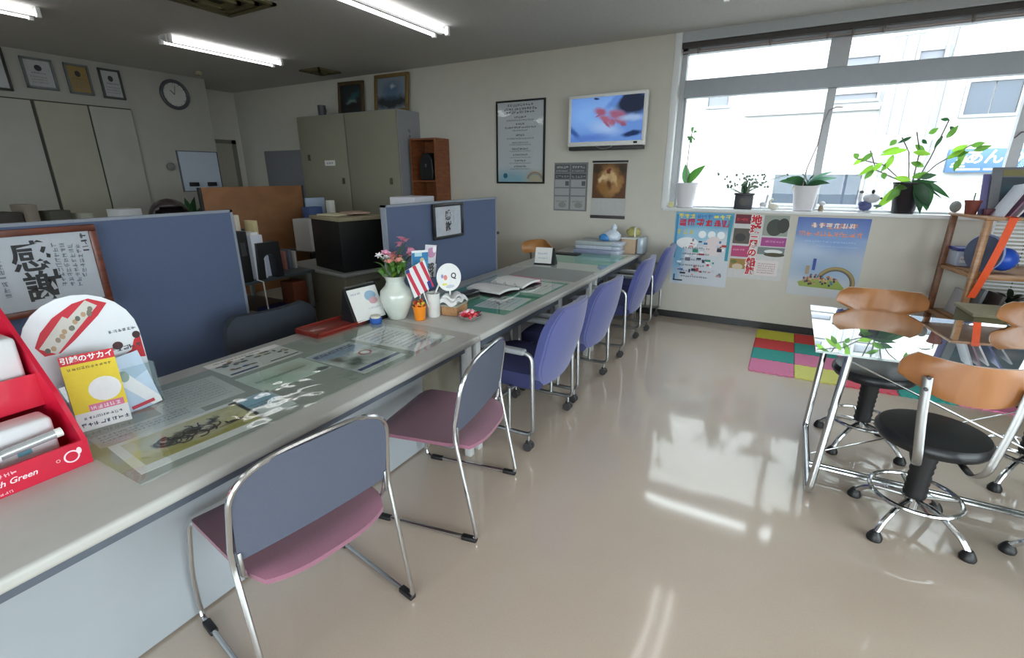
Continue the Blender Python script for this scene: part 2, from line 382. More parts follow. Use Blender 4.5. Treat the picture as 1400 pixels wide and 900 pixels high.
# window 1
w1 = tag(bpy.data.objects.new('window_1', None), kind='structure'); COL.objects.link(w1)
GY = 5.46
mb = MB(); mb.box(WX0, WX0+.055, GY-.03, GY+.05, WZ0, WZ1); mb.box(WX1-.05, WX1, GY-.03, GY+.05, WZ0, WZ1)
mb.box(WX0, WX1, GY-.03, GY+.05, WZ0, WZ0+.03); mb.box(WX0, WX1, GY-.03, GY+.05, 2.615, WZ1)
mb.box(WX0+.055, WX0+.075, GY+.0, GY+.05, WZ0+.03, 2.22)
obj('frame', mb, AL, w1, smooth=0, bevel=.002)
obj('transom', MB().box(WX0+.055, WX1-.05, GY-.045, GY+.05, 2.225, 2.385), mat('transom_aluminium', (150, 155, 162), .4, .3, noise=.02), w1, smooth=0, bevel=.003)
obj('mullion', MB().box(.105, .255, GY-.04, GY+.05, 2.385, 2.615), AL, w1, smooth=0, bevel=.003)
obj('mullion', MB().box(.145, .21, GY-.02, GY+.05, WZ0+.03, 2.225), AL, w1, smooth=0, bevel=.003)
obj('mullion', MB().box(1.45, 1.52, GY-.02, GY+.05, WZ0+.03, 2.225), AL, w1, smooth=0, bevel=.003)
obj('mullion', MB().box(2.3, 2.37, GY-.02, GY+.05, WZ0+.03, 2.615), AL, w1, smooth=0, bevel=.003)
for x0, x1, z0, z1 in ((WX0+.055, .105, 2.385, 2.615), (.255, 2.3, 2.385, 2.615), (2.37, WX1-.05, 2.385, 2.615), (WX0+.055, .145, 1.195, 2.225), (.21, 1.45, 1.195, 2.225), (1.52, 2.3, 1.195, 2.225), (2.37, WX1-.05, 1.195, 2.225)):
    obj('pane', MB().box(x0, x1, GY+.01, GY+.016, z0, z1), WG, w1, smooth=0)
SILL = mat('white_sill', (226, 228, 230), .35, noise=.02)
obj('sill', MB().rbox(WX0-.03, WX1, YB-.02, GY-.03, WZ0-.02, WZ0+.012, .004), SILL, w1)
obj('reveal', MB().box(WX0-.001, WX0+.007, YB+.0, GY-.03, WZ0, WZ1), SILL, w1, smooth=0)
obj('casing', MB().rbox(WX0-.055, WX0+.007, YB-.008, YB+.002, WZ0, 2.79, .002), SILL, w1)
mb = MB(); mb.box(WX0+.01, WX1, YB+.012, YB+.05, 2.655, 2.70)
obj('curtain_rail', mb, mat('rail_and_shadow', (52, 46, 44), .5, noise=.1), w1, smooth=0)  # dark track, its colour also standing in for the rail's shadow line
obj('blind_rail', MB().tube([(WX0+.02, YB+.03, 2.622), (WX1-.02, YB+.03, 2.622)], .009, 8), mat('brown_rail', (150, 140, 138), .4, noise=.05), w1)
for x in (-.98, -.37, .06, .24, .45, 1.0, 1.3, 1.9): obj('rail_clip', MB().rbox(x, x+.018, YB+.005, YB+.045, 2.60, 2.65, .003), mat('clip', (110, 100, 95), .4), w1)
struct('trim_1', MB().box(WX0-.03, WX1, YB-.006, YB+.012, 2.70, 2.79), mat('head_trim', (170, 174, 178), .6, noise=.02), smooth=0)

# recess door
d1 = tag(bpy.data.objects.new('door_1', None), kind='structure'); COL.objects.link(d1)
mb = MB(); mb.box(-8.2, -8.16, 4.50, 4.55, 0, 2.06); mb.box(-8.2, -8.16, 5.15, 5.22, 0, 2.06); mb.box(-8.2, -8.16, 4.5, 5.22, 2.0, 2.06)
obj('door_frame', mb, mat('door_frame_paint', (120, 118, 110), .6), d1, smooth=0)
obj('door_leaf', MB().box(-8.19, -8.17, 4.55, 5.15, 0, 2.0), mat('door_paint', (168, 166, 150), .6), d1, smooth=0)
obj('door_handle', MB().ball((-8.13, 5.08, 1.0), .03), CH, d1)
struct('door_2', MB().rbox(-7.6, -6.5, YB-.03, YB-.002, 0, 1.88, .006), mat('grey_panel', (134, 136, 142), .6, noise=.03))

# ceiling lights
LAMP = mat('fluorescent_tube', (255, 255, 255), .5, noise=0, emit=4.2)
LB = mat('lamp_body', (225, 225, 225), .5)
lampproto = None
def ceiling_lamp(x, y, label):
    global lampproto
    if lampproto is None:
        t = thing('ceiling_lamp', label, 'lamp', (x, y, H), 0, 'twin-tube fluorescent lamps')
        b = MB(); b.box(-.05, .05, -.62, .62, -.028, 0); b.add([(-.05, -.62, -.028), (.05, -.62, -.028), (.012, -.60, -.06), (-.012, -.60, -.06), (-.05, .62, -.028), (.05, .62, -.028), (.012, .60, -.06), (-.012, .60, -.06)], [(0,1,2,3), (4,7,6,5), (0,3,7,4), (1,5,6,2), (3,2,6,7)])
        obj('housing', b, LB, t, smooth=0)
        for s in (-1, 1):
            obj('tube', MB().tube([(s*.075, -.585, -.05), (s*.075, .585, -.05)], .0155, 10), LAMP, t)
            for e in (-1, 1): obj('socket', MB().rbox(s*.075-.02, s*.075+.02, e*.6-.015, e*.6+.015, -.075, -.0, .004), WHT, t)
        lampproto = t; return t
    return copy_tree(lampproto, (x, y, H), 0, label)
ceiling_lamp(-3.03, 3.48, 'long twin-tube ceiling lamp on the ceiling above the counter, nearest of the three')
ceiling_lamp(-5.47, 3.56, 'twin-tube ceiling lamp in front of the wall clock, middle of the three')
ceiling_lamp(-5.57, 1.43, 'ceiling lamp end glowing in the upper left corner of the photo')
for x, y, lb in ((-.55, 3.75, 'just above the picture, over the floor in front of the posters'), (-.55, 1.45, 'above the picture, over the open floor'), (-3.03, 1.2, 'above the picture, over the near desk'), (-3.03, -1.1, 'out of the picture, behind the left edge of the counter'), (-5.5, -1.0, 'out of the picture, in the far left corner'), (-.55, -.9, 'out of the picture, behind the camera'), (1.9, 1.45, 'out of the picture, to the right of the stools'), (1.9, -.9, 'out of the picture, in the corner behind the camera')):
    ceiling_lamp(x, y, 'twin-tube ceiling lamp '+lb)
# ceiling vents
def ceiling_vent(x, y, s, label):
    t = thing('ceiling_vent', label, 'vent', (x, y, H), 0, 'brown ceiling vents')
    V = mat('vent_brown', (104, 98, 66), .6, noise=.1)
    b = MB(); 
    for k in range(3):
        a = s/2*(1-.3*k); z = -.006-.008*k; wdt = s*.06
        for (x0, x1, y0, y1) in ((-a, a, -a, -a+wdt), (-a, a, a-wdt, a), (-a, -a+wdt, -a, a), (a-wdt, a, -a, a)): b.box(x0, x1, y0, y1, z-.012, 0)
    obj('frame', b, V, t, smooth=0)
    obj('louvre', MB().box(-s*.46, s*.46, -s*.46, s*.46, -.006, -.001), mat('vent_dark', (60, 58, 42), .8), t, smooth=0)
ceiling_vent(-4.05, 2.62, .6, 'large brown square air vent at the top edge of the photo')
ceiling_vent(-5.55, 4.85, .36, 'small brown air vent above the filing cabinets')
b = thing('smoke_detector', 'small round detector at the ceiling edge right of the clock', 'detector', (-6.95, 4.1, H))
obj('body', MB().lathe([(.05, 0), (.05, -.02), (.03, -.045), (.0001, -.045)]), mat('detector', (150, 146, 120), .6), b)

#OBJECTS
# ================================================================== OUTSIDE
FAC = mat('facade_white', (190, 190, 190), .8, noise=.03, scale=3)
struct('ground_outside', MB().box(-40, 40, -40, 60, -.3, -.12), mat('asphalt', (128, 128, 128), .9, noise=.1, scale=4), smooth=0)
ft = thing('building', 'white multi-storey building across the street seen through the window', 'building', (0, 12, 0))
obj('wall', MB().box(-14, 16, 0, 6, -.05, 6.6), FAC, ft, smooth=0)
FW = mat('facade_window_frame', (136, 137, 140), .6); FP = mat('facade_pane', (56, 66, 80), .12, noise=.05, scale=2)
def fwin(x0, x1, z0, z1, name='window', panes=1, m=None):
    f = MB(); t = .05
    f.box(x0-t, x1+t, -.06, .0, z0-t, z0); f.box(x0-t, x1+t, -.06, .0, z1, z1+t); f.box(x0-t, x0, -.06, 0, z0, z1); f.box(x1, x1+t, -.06, 0, z0, z1)
    o = obj(name, f, FW, ft, smooth=0)
    for k in range(panes):
        a = x0+(x1-x0)*k/panes
        obj('pane', MB().box(a+.01, a+(x1-x0)/panes-.01, -.03, -.02, z0, z1), m or FP, o, smooth=0)
GP = mat('facade_shutter', (112, 114, 122), .6, noise=.03)
fwin(2.43, 3.12, 2.50, 3.02, panes=2); fwin(-1.85, -1.45, 2.90, 3.13, m=GP); fwin(.35, 1.12, 2.86, 2.96, m=GP); fwin(1.62, 2.02, 3.42, 3.58, m=GP)
fwin(.35, 1.05, 3.45, 3.58, m=GP)
fwin(-.36, .42, .93, 1.5, panes=1); fwin(.48, 1.15, .93, 1.5, panes=1)
obj('ledge', MB().box(-1.1, 1.2, -.10, 0, 2.66, 2.72), FW, ft, smooth=0)
for k, x in enumerate((1.25, 1.42, 1.6, 2.0, 2.12)): obj('drainpipe', MB().tube([(x, -.07, 0), (x, -.07, 6.4)], .035, 8), FW, ft)
obj('cable', MB().tube([(-4, -.2, 3.6), (0, -.2, 3.75), (4, -.2, 4.0)], .012, 5), FW, ft)
s = thing('shop_sign', 'light blue shop sign with white lettering on the building across the street', 'sign', (2.98, 11.86, 1.73))
obj('board', MB().rbox(-.62, .62, -.02, .1, -.2, .2, .01), mat('sign_blue', (66, 98, 134), .5, noise=.02), s)
text('あんのう', .26, (255, 255, 255), s, T(.13, -.024, .05), bold=.004)
k = Ink(); k.poly([(-.56, -.06), (-.5, -.02), (-.46, .14), (-.42, .02), (-.36, .1), (-.38, -.06)], (250, 250, 250)); k.rect(-.56, -.11, .2, .025, (250, 250, 250)); k.rect(-.5, -.16, .35, .03, (235, 245, 250)); k.rect(-.1, -.16, .5, .03, (235, 245, 250))
k.done('emblem', s, loc=(0, -.021, 0))

# ================================================================== LEFT WALL
fit_n = 0
wd = thing('wardrobe', 'wide built-in wardrobe of tall grey-beige doors along the left wall', 'wardrobe', (XL, 2.0, 0))
WD = [mat('wardrobe_door_a', (154, 151, 136), .6, noise=.03, scale=5), mat('wardrobe_door_b', (158, 156, 148), .6, noise=.03, scale=5)]
obj('body', MB().box(.004, .03, -2.4, 1.41, 0, 2.30), mat('wardrobe_body', (60, 58, 52), .7), wd, smooth=0)
for i, (a, b) in enumerate(((-2.4, -1.6), (-1.59, -.9), (-.89, -.2), (-.19, .45), (.475, .957), (.967, 1.405))):
    d = obj('door', MB().box(.03, .05, a+.004, b-.004, .03, 2.285), WD[i % 2], wd, smooth=0, bevel=.002)
    if i == 4: obj('handle', MB().rbox(.05, .062, a+.03, a+.05, .98, 1.08, .003), mat('brown_handle', (86, 78, 58), .5), d)
def certificate(y, z, wd_, hh, label, paper, frame, cat='frame', grp='framed certificates above the wardrobe', tilt=4, seal=True, glare=True):
    t = thing('framed_certificate', label, 'frame', (XL+.012, y, z), 90, grp)
    t.rotation_euler = (R(-tilt), 0, R(90))
    b = MB(); f = .022
    for q in ((-wd_/2, wd_/2, -hh/2, -hh/2+f), (-wd_/2, wd_/2, hh/2-f, hh/2), (-wd_/2, -wd_/2+f, -hh/2, hh/2), (wd_/2-f, wd_/2, -hh/2, hh/2)): b.box(q[0], q[1], -.02, .0, q[2], q[3])
    obj('frame', b, frame, t, smooth=0)
    obj('paper', MB().box(-wd_/2+f, wd_/2-f, -.008, 0, -hh/2+f, hh/2-f), paper, t, smooth=0)
    if seal:
        k = Ink(); k.ell(0, hh*.18, wd_*.12, hh*.1, (40, 40, 44)); k.glyphs(-wd_*.25, -hh*.02, hh*.06, 6, (90, 90, 90), seed=int(y*10))
        for q in range(3): k.glyphs(-wd_*.3, -hh*.14-q*hh*.09, hh*.05, 8, (120, 120, 120), seed=q)
        k.done('print', t, loc=(0, -.0085, 0))
    obj('glazing', MB().box(-wd_/2+f, wd_/2-f, -.014, -.012, -hh/2+f, hh/2-f), glass('frame_glass', (250, 250, 250), 1.0), t, smooth=0)
DK = mat('dark_frame', (38, 28, 30), .4, noise=.1); GF = mat('grey_frame', (92, 98, 100), .45, noise=.05)
CP = mat('cert_white', (186, 188, 190), .6, noise=.03); CG = mat('cert_gold', (156, 130, 76), .6, noise=.08)
certificate(2.16, 2.57, .36, .42, 'dark framed certificate cut off by the left edge of the photo', CP, DK)
certificate(2.60, 2.57, .27, .31, 'white certificate in a thin grey frame, left of the golden one', CP, GF)
certificate(2.95, 2.565, .23, .32, 'golden-yellow framed certificate above the wardrobe', CG, GF)
certificate(3.27, 2.56, .225, .33, 'white certificate in a dark frame, right of the golden one', CP, mat('darkgrey_frame', (60, 60, 62), .4))
t = thing('wall_clock', 'round grey wall clock with pale face above the whiteboard', 'clock', (XL, 3.98, 2.535), rot=(0, 0, R(90)))
obj('rim', MB().tube([(.165*math.cos(2*PI*k/28), -.022, .165*math.sin(2*PI*k/28)) for k in range(28)], .022, 8, closed=True), mat('clock_rim', (74, 74, 80), .4), t)
obj('face', MB().lathe([(.16, 0), (.16, .012)], 28, M=RX(90)), mat('clock_face', (188, 186, 182), .6), t)
k = Ink()
for q in range(12):
    a = R(30*q); k.stroke(.125*math.cos(a), .125*math.sin(a), .145*math.cos(a), .145*math.sin(a), .006, (70, 70, 70))
k.done('dial', t, loc=(0, -.013, 0))
k = Ink(); k.stroke(0, 0, -.05, .05, .01, (40, 40, 40)); k.stroke(0, 0, .02, .11, .007, (40, 40, 40)); k.done('hands', t, loc=(0, -.016, 0))
t = thing('whiteboard', 'small whiteboard with black magnets on the wall below the clock', 'whiteboard', (XL+.005, 4.13, 1.56), rot=(0, 0, R(90)))
obj('surface', MB().box(-.27, .27, -.012, 0, -.26, .26), mat('whiteboard_white', (176, 186, 200), .25, noise=.01), t, smooth=0)
b = MB()
for q in ((-.28, .28, -.27, -.26), (-.28, .28, .26, .272), (-.28, -.265, -.27, .27), (.265, .28, -.27, .27)): b.box(q[0], q[1], -.018, 0, q[2], q[3])
obj('frame', b, mat('whiteboard_frame', (90, 94, 104), .4), t, smooth=0)
for x in (-.13, .12): obj('magnet_tray', MB().rbox(x-.06, x+.06, -.05, -.012, -.2, -.145, .006), BLK, t)
t = thing('wall_switch', 'round dark knob on the wall left of the whiteboard', 'switch', (XL+.02, 3.74, 1.62), rot=(0, 0, R(90)))
obj('knob', MB().lathe([(.05, 0), (.05, .02), (.03, .035), (.0001, .035)], 14, M=RX(90)), mat('knob_grey', (110, 112, 108), .6), t)

# ================================================================== FILING CABINETS AND BOOKCASE
FC = mat('filing_beige', (140, 138, 122), .5, noise=.02, scale=6); FC2 = mat('filing_side', (146, 148, 152), .5, noise=.02, scale=6)
def cabinet(x0, x1, y0, h, label, plate, handles):
    t = thing('filing_cabinet', label, 'cabinet', ((x0+x1)/2, (y0+YB)/2, 0))
    wq = (x1-x0)/2; d = (YB-.012-y0)/2
    obj('body', MB().box(-wq, wq, -d+.02, d, 0, h), FC2, t, smooth=0, bevel=.004)
    dr = obj('door', MB().rbox(-wq+.006, wq-.006, -d-.002, -d+.02, .06, h-.01, .004), FC, t)
    for hx, hz in handles: obj('handle', MB().rbox(hx-.015, hx+.015, -d-.025, -d-.002, hz-.04, hz+.04, .004), mat('brown_handle', (86, 78, 58), .5), dr)
    if plate:
        p = obj('name_plate', MB().box(.02, .22, -d-.006, -d-.002, 1.63, 1.70), PAPER, dr, smooth=0)
        k = Ink(); k.glyphs(.05, 1.65, .03, 4, (50, 50, 50)); k.done('print', p, loc=(0, -d-.0065, 0))
    return t
cabinet(-6.19, -5.26, 4.89, 2.28, 'tall beige filing cabinet with white name plate behind the orange partition', True, ((.36, 1.43), (-.28, 1.74)))
cabinet(-5.25, -4.36, 4.89, 2.28, 'tall beige filing cabinet beside the brown bookcase', False, ((.3, 1.43),))
k = Ink(); k.glyphs(0, 0, .045, 1, (70, 70, 74), seed=3); k.glyphs(0, -.07, .045, 1, (70, 70, 74), seed=4)
sg = thing('cabinet_label', 'tiny vertical label on the side of the right filing cabinet', 'label', (-4.357, 5.1, 2.02), rot=(0, 0, R(90))); obj('sticker', MB().box(-.03, .07, -.001, 0, -.1, .07), FC2, sg, smooth=0); k.done('print', sg, loc=(0, -.0015, 0))
BW = wood('brown_board', (112, 62, 34), (138, 80, 46), .5, (4, 4, 25))
bc = thing('bookcase', 'brown wooden open bookcase beside the filing cabinets', 'bookcase', (-4.10, 5.19, 0))
obj('side_panel', MB().box(-.20, -.18, -.15, .14, 0, 1.94), BW, bc, smooth=0); obj('side_panel', MB().box(.18, .20, -.15, .14, 0, 1.94), BW, bc, smooth=0)
obj('top_panel', MB().box(-.18, .18, -.15, .14, 1.92, 1.94), BW, bc, smooth=0); obj('back_panel', MB().box(-.18, .18, .125, .14, 0, 1.92), BW, bc, smooth=0)
for z in (.05, .5, .95, 1.42): obj('shelf', MB().box(-.18, .18, -.145, .125, z, z+.02), BW, bc, smooth=0)
bag = thing('black_bag', 'black round-topped bag standing inside the brown bookcase', 'bag', (-4.08, 5.15, 1.441))
b = MB(); b.prism([(-.1, 0), (.1, 0), (.11, .12), (.09, .26), (.04, .33), (-.04, .33), (-.09, .26), (-.11, .12)], .15, M=T(0, -.08, 0))
obj('body', b, mat('bag_black', (22, 22, 26), .5, noise=.1), bag, bevel=.012); obj('buckle', MB().rbox(-.012, .012, -.088, -.08, .16, .2, .002), mat('bag_buckle', (120, 124, 132), .3, .6), bag)
def painting(x, z, w_, h_, label, fm, shapes, base, ry, nm):
    t = thing('framed_painting', label, 'painting', (x, 5.25, z), rot=(R(-6), 0, R(ry)))
    b = MB(); f = .045
    for q in ((-w_/2, w_/2, 0, f), (-w_/2, w_/2, h_-f, h_), (-w_/2, -w_/2+f, f, h_-f), (w_/2-f, w_/2, f, h_-f)): b.rbox(q[0], q[1], -.03, .0, q[2], q[3], .006)
    obj('frame', b, fm, t)
    b = MB().prism([(-w_/2+f, f), (w_/2-f, f), (w_/2-f, h_-f), (-w_/2+f, h_-f)], .004, M=T(0, -.012, 0))
    obj('canvas', b, picture(nm, base, shapes, warp=.12), t, smooth=0)
GOLD = mat('gilt_frame', (128, 104, 62), .45, .2, noise=.12)
painting(-5.47, 2.285, .44, .44, 'dark framed painting with teal light, left of the two on the cabinets', mat('dark_gilt', (84, 66, 42), .5, .1, noise=.1), [(.5, .3, .5, .2, 0, (40, 30, 30), .5), (.6, .55, .3, .12, 30, (50, 90, 96), .6), (.5, .4, .2, .06, 10, (110, 130, 130), .6)], (44, 50, 52), 6, 'painting_teal')
painting(-4.74, 2.285, .56, .47, 'gold framed landscape painting of a blue mountain on the right cabinet', GOLD, [(.5, .25, .6, .22, 0, (36, 44, 48), .3), (.5, .6, .3, .25, 0, (84, 110, 138), .5), (.55, .72, .08, .06, 0, (180, 190, 200), .6)], (126, 138, 150), 2, 'painting_mountain')
t = thing('dark_mug', 'small dark mug on top of the left filing cabinet', 'mug', (-5.83, 5.05, 2.281))
obj('cup', MB().lathe([(.05, 0), (.055, .14), (.048, .14), (.044, .02)], 16), mat('mug_dark', (70, 70, 76), .5), t); obj('handle', MB().tube(arc((.05, 0, .07), .035, -80, 80, 8), .007, 6), mat('mug_dark', (70, 70, 76), .5), t)

# ================================================================== NOTICE, TV, GRID SHEET, CALENDAR
t = thing('framed_notice', 'tall black framed notice with lines of writing on the back wall', 'frame', (-2.87, YB-.002, 1.865))
b = MB(); f = .02; W_, H_ = .645, .92
for q in ((-W_/2, W_/2, -H_/2, -H_/2+f), (-W_/2, W_/2, H_/2-f, H_/2), (-W_/2, -W_/2+f, -H_/2+f, H_/2-f), (W_/2-f, W_/2, -H_/2+f, H_/2-f)): b.rbox(q[0], q[1], -.022, 0, q[2], q[3], .002)
obj('frame', b, mat('black_frame', (26, 26, 28), .35), t)
obj('paper', MB().prism([(-W_/2+f, -H_/2+f), (W_/2-f, -H_/2+f), (W_/2-f, H_/2-f), (-W_/2+f, H_/2-f)], .004, M=T(0, -.01, 0)), picture('notice_paper', (214, 220, 226), [(.3, .02, .5, .12, 0, (150, 196, 214), .6), (.85, .03, .2, .1, 0, (196, 190, 160), .5)], warp=.03), t, smooth=0)
k = Ink(); rd = random.Random(4)
for i, (z, n, s_) in enumerate(((.39, 10, .03), (.35, 13, .03), (.315, 11, .03), (.265, 6, .024), (.235, 16, .02), (.19, 4, .026), (.155, 17, .022), (.125, 9, .02), (.07, 4, .026), (.035, 16, .02), (-.01, 10, .02), (-.03, 17, .015), (-.08, 9, .022), (-.1, 17, .015), (-.145, 8, .022), (-.17, 18, .014), (-.21, 6, .022), (-.235, 17, .015), (-.275, 7, .022), (-.3, 16, .015))):
    k.glyphs(-n*s_*1.12/2, z, s_, n, (70, 72, 80) if s_ > .021 else (130, 134, 142), seed=i)
k.ring(.2, -.44, .10, .115, 20, 160, (190, 150, 110)); k.ring(.2, -.44, .085, .1, 20, 160, (150, 170, 190)); k.ell(-.2, -.37, .03, .03, (40, 120, 150))
k.done('lettering', t, loc=(0, -.0105, 0))
obj('glazing', MB().box(-W_/2+f, W_/2-f, -.018, -.016, -H_/2+f, H_/2-f), glass('notice_glass', (250, 250, 250), 1.0, bump=.25, bscale=5), t, smooth=0)

t = thing('television', 'white framed wall television showing hands on a blue screen', 'television', (-1.80, YB-.10, 2.055), rot=(R(0), 0, R(-3)))
TWX, TH = .85, .49
b = MB(); bz = .03
for q in ((-TWX/2, TWX/2, -TH/2-.015, -TH/2+bz), (-TWX/2, TWX/2, TH/2-bz, TH/2), (-TWX/2, -TWX/2+bz, -TH/2+bz, TH/2-bz), (TWX/2-bz, TWX/2, -TH/2+bz, TH/2-bz)): b.rbox(q[0], q[1], -.03, .03, q[2], q[3], .004)
obj('bezel', b, WHT, t)
obj('back_cover', MB().rbox(-TWX/2+.01, TWX/2-.01, .0, .05, -TH/2+.01, TH/2-.01, .01), mat('tv_back', (60, 60, 62), .5), t)
scr = picture('tv_picture', (98, 138, 205), [(.25, .6, .3, .3, 20, (120, 165, 225), .6), (.6, .75, .25, .3, -20, (120, 160, 220), .5), (.85, .82, .22, .26, 0, (24, 34, 58), .25), (.62, .9, .06, .2, -30, (90, 130, 200), .4), (.5, .3, .2, .12, -30, (150, 180, 225), .6), (.42, .68, .09, .07, -50, (150, 84, 108), .4), (.5, .50, .13, .06, -45, (158, 92, 116), .4), (.66, .58, .13, .09, -35, (150, 90, 118), .4), (.7, .45, .1, .06, -10, (150, 96, 124), .4), (.38, .60, .02, .05, -40, (150, 84, 108), .4), (.52, .38, .025, .09, 30, (150, 84, 108), .4), (.56, .42, .02, .09, 20, (160, 100, 124), .4), (.6, .42, .02, .08, 10, (150, 90, 118), .4), (.74, .38, .05, .03, -40, (140, 84, 110), .4), (.87, .15, .13, .06, 20, (16, 40, 84), .3), (.85, .5, .15, .06, 0, (150, 176, 215), .5), (.06, .2, .04, .2, 30, (50, 84, 150), .5), (.36, .97, .04, .02, 0, (20, 30, 60), .3), (.25, .08, .25, .07, 5, (80, 116, 190), .6)], emit=.85, warp=.04)
obj('screen', MB().prism([(-TWX/2+bz, -TH/2+bz), (TWX/2-bz, -TH/2+bz), (TWX/2-bz, TH/2-bz), (-TWX/2+bz, TH/2-bz)], .004, M=T(0, -.024, 0)), scr, t, smooth=0)
obj('logo_plate', MB().rbox(TWX/2-.11, TWX/2-.07, -.033, -.03, -TH/2+.0, -TH/2+.02, .001), BLK, t)
obj('stand_arc', MB().tube([(.09*math.cos(R(a)), -.032, -TH/2-.012+.03*math.sin(R(a))) for a in range(180, 361, 15)], .005, 6), SATIN, t)
obj('wall_bracket', MB().box(-.2, .2, .05, .09, -.15, .15), mat('tv_back', (60, 60, 62), .5), t, smooth=0)
obj('speaker_bar', MB().rbox(-TWX/2+.01, TWX/2-.02, -.02, .07, -TH/2-.055, -TH/2-.017, .004), mat('dark_bar', (58, 56, 58), .5), t)

t = thing('chart_sheet', 'grey sheet of small tables on the wall left of the calendar', 'poster', (-2.22, YB-.004, 1.37))
obj('sheet', MB().box(-.205, .205, 0, .003, -.265, .265), mat('chart_grey', (122, 124, 126), .7), t, smooth=0)
k = Ink()
for j in range(2):
    x = -.195+j*.2
    k.rect(x, .16, .18, .085, (92, 94, 98)); k.glyphs(x+.01, .20, .028, 5, (190, 190, 190), seed=j); k.glyphs(x+.01, .165, .022, 6, (170, 170, 170), seed=j+5); k.rect(x, .09, .18, .055, (80, 82, 86)); k.glyphs(x+.01, .1, .03, 5, (150, 150, 150), seed=j+9)
    k.rect(x, .0, .18, .08, (165, 166, 168)); k.rect(x+.13, .015, .045, .05, (90, 92, 96), 2)
    k.rect(x, -.09, .18, .075, (165, 166, 168)); k.rect(x, -.25, .18, .145, (165, 167, 168)); k.ell(x+.1, -.2, .05, .03, (140, 142, 138), 2); k.glyphs(x+.02, -.17, .02, 6, (110, 110, 112), 2, seed=j+3)
k.done('print', t, loc=(0, -.0005, 0))
t = thing('wall_calendar', 'wall calendar with a brown food photograph below the television', 'calendar', (-1.765, YB-.004, 1.355))
obj('sheet', MB().box(-.20, .20, 0, .004, -.30, .29), mat('calendar_paper', (186, 186, 186), .7), t, smooth=0)
obj('photo', MB().prism([(-.19, -.10), (.19, -.10), (.19, .265), (-.19, .265)], .002, M=T(0, -.003, 0)), picture('food_photo', (96, 62, 32), [(.5, .5, .3, .42, 0, (170, 128, 72), .3), (.5, .62, .18, .2, 10, (206, 172, 124), .3), (.5, .78, .08, .07, 0, (120, 50, 36), .3), (.3, .3, .15, .2, 40, (150, 104, 50), .4), (.72, .35, .14, .25, -30, (176, 130, 78), .4), (.5, .4, .08, .16, 15, (110, 66, 30), .4), (.3, .6, .06, .14, -50, (226, 196, 150), .4), (.65, .6, .05, .18, 20, (220, 186, 136), .4), (.1, .85, .15, .12, 0, (60, 44, 26), .4), (.9, .85, .12, .14, 0, (60, 50, 30), .4)], warp=.12), t, smooth=0)
obj('hanging_strip', MB().rbox(-.20, .20, -.006, .002, .275, .295, .001), BLK, t)
obj('bottom_strip', MB().rbox(-.20, .20, -.006, .002, -.32, -.285, .001), mat('strip_brown', (70, 62, 64), .6), t)
b = MB()
# ---- posters under the window
def poster(name_, x0, x1, z0, z1, label, pm, ink, dz=0, skew=0):
    t = thing('poster', label, 'poster', ((x0+x1)/2, YB-.004, (z0+z1)/2)); w_, h_ = (x1-x0)/2, (z1-z0)/2
    t.rotation_euler = (0, R(skew), 0)
    obj('sheet', MB().prism([(-w_, -h_), (w_, -h_), (w_, h_), (-w_, h_)], .002), pm, t, smooth=0)
    if ink: ink.done('print', t, loc=(0, -.0005, 0))
    return t
k = Ink(); W_, H_ = .275, .375
for i, c in enumerate(((236, 214, 70), (70, 120, 190), (240, 226, 90))): k.glyphs(-.25+i*.17, .31, .05, 3, c, 2, seed=i)
k.glyphs(-.24, .235, .075, 6, (196, 44, 60), 2, seed=8); k.glyphs(-.24, .235, .075, 6, (168, 52, 110), 1, seed=12)
for i in range(3): k.ell(-.0+.09*i, .155, .038, .038, (240, 244, 248), 2)
k.glyphs(-.25, .15, .05, 3, (214, 200, 90), 2, seed=14); k.ell(-.14, .06, .11, .06, (236, 238, 242), 2); k.ell(.12, .04, .09, .1, (226, 214, 216), 2)
rd = random.Random(11)
for i in range(46):
    c = rd.choice(((40, 44, 70), (180, 60, 60), (60, 120, 170), (236, 236, 240), (120, 120, 130), (50, 140, 120), (210, 150, 150), (200, 206, 214)))
    x = rd.uniform(-.23, .2); z = rd.uniform(-.28, .08); k.rect(x, z, rd.uniform(.015, .06), rd.uniform(.012, .04), c, 3)
for i in range(6): k.glyphs(-.22+rd.uniform(0, .05), -.3+i*.06, .02, 12, (80, 84, 110), 4, seed=i+20)
k.rect(-.25, -.345, .02, .07, (40, 110, 140), 2); k.rect(-.25, -.345, .1, .014, (30, 40, 60), 2); k.rect(-.27, -.10, .02, .45, (60, 140, 190), 1); k.rect(.24, -.1, .03, .45, (60, 150, 170), 1)
poster('a', -1.02, -.46, .385, 1.135, 'busy blue, white and red advertising poster, left of the three under the window', picture('poster_a', (206, 212, 220), [(.5, .95, .8, .22, 0, (92, 160, 200), .3), (.1, .6, .12, .5, 0, (120, 176, 210), .4), (.5, .7, .3, .1, 0, (150, 196, 220), .5)], warp=.03), k)
k = Ink()
k.rect(-.235, .225, .14, .09, (110, 40, 56), 1); k.glyphs(-.22, .25, .03, 3, (220, 60, 70), 2, seed=3); k.rect(-.235, .03, .15, .15, (92, 84, 78), 1); k.ell(-.17, .09, .05, .04, (60, 60, 60), 2)
k.rect(.02, .12, .215, .195, (150, 158, 150), 1); k.ell(.12, .2, .07, .08, (66, 72, 66), 2); k.ell(.19, .22, .05, .07, (58, 60, 58), 2); k.rect(.02, .02, .215, .085, (166, 72, 140), 1); k.glyphs(.05, .055, .022, 7, (210, 150, 196), 2, seed=6)
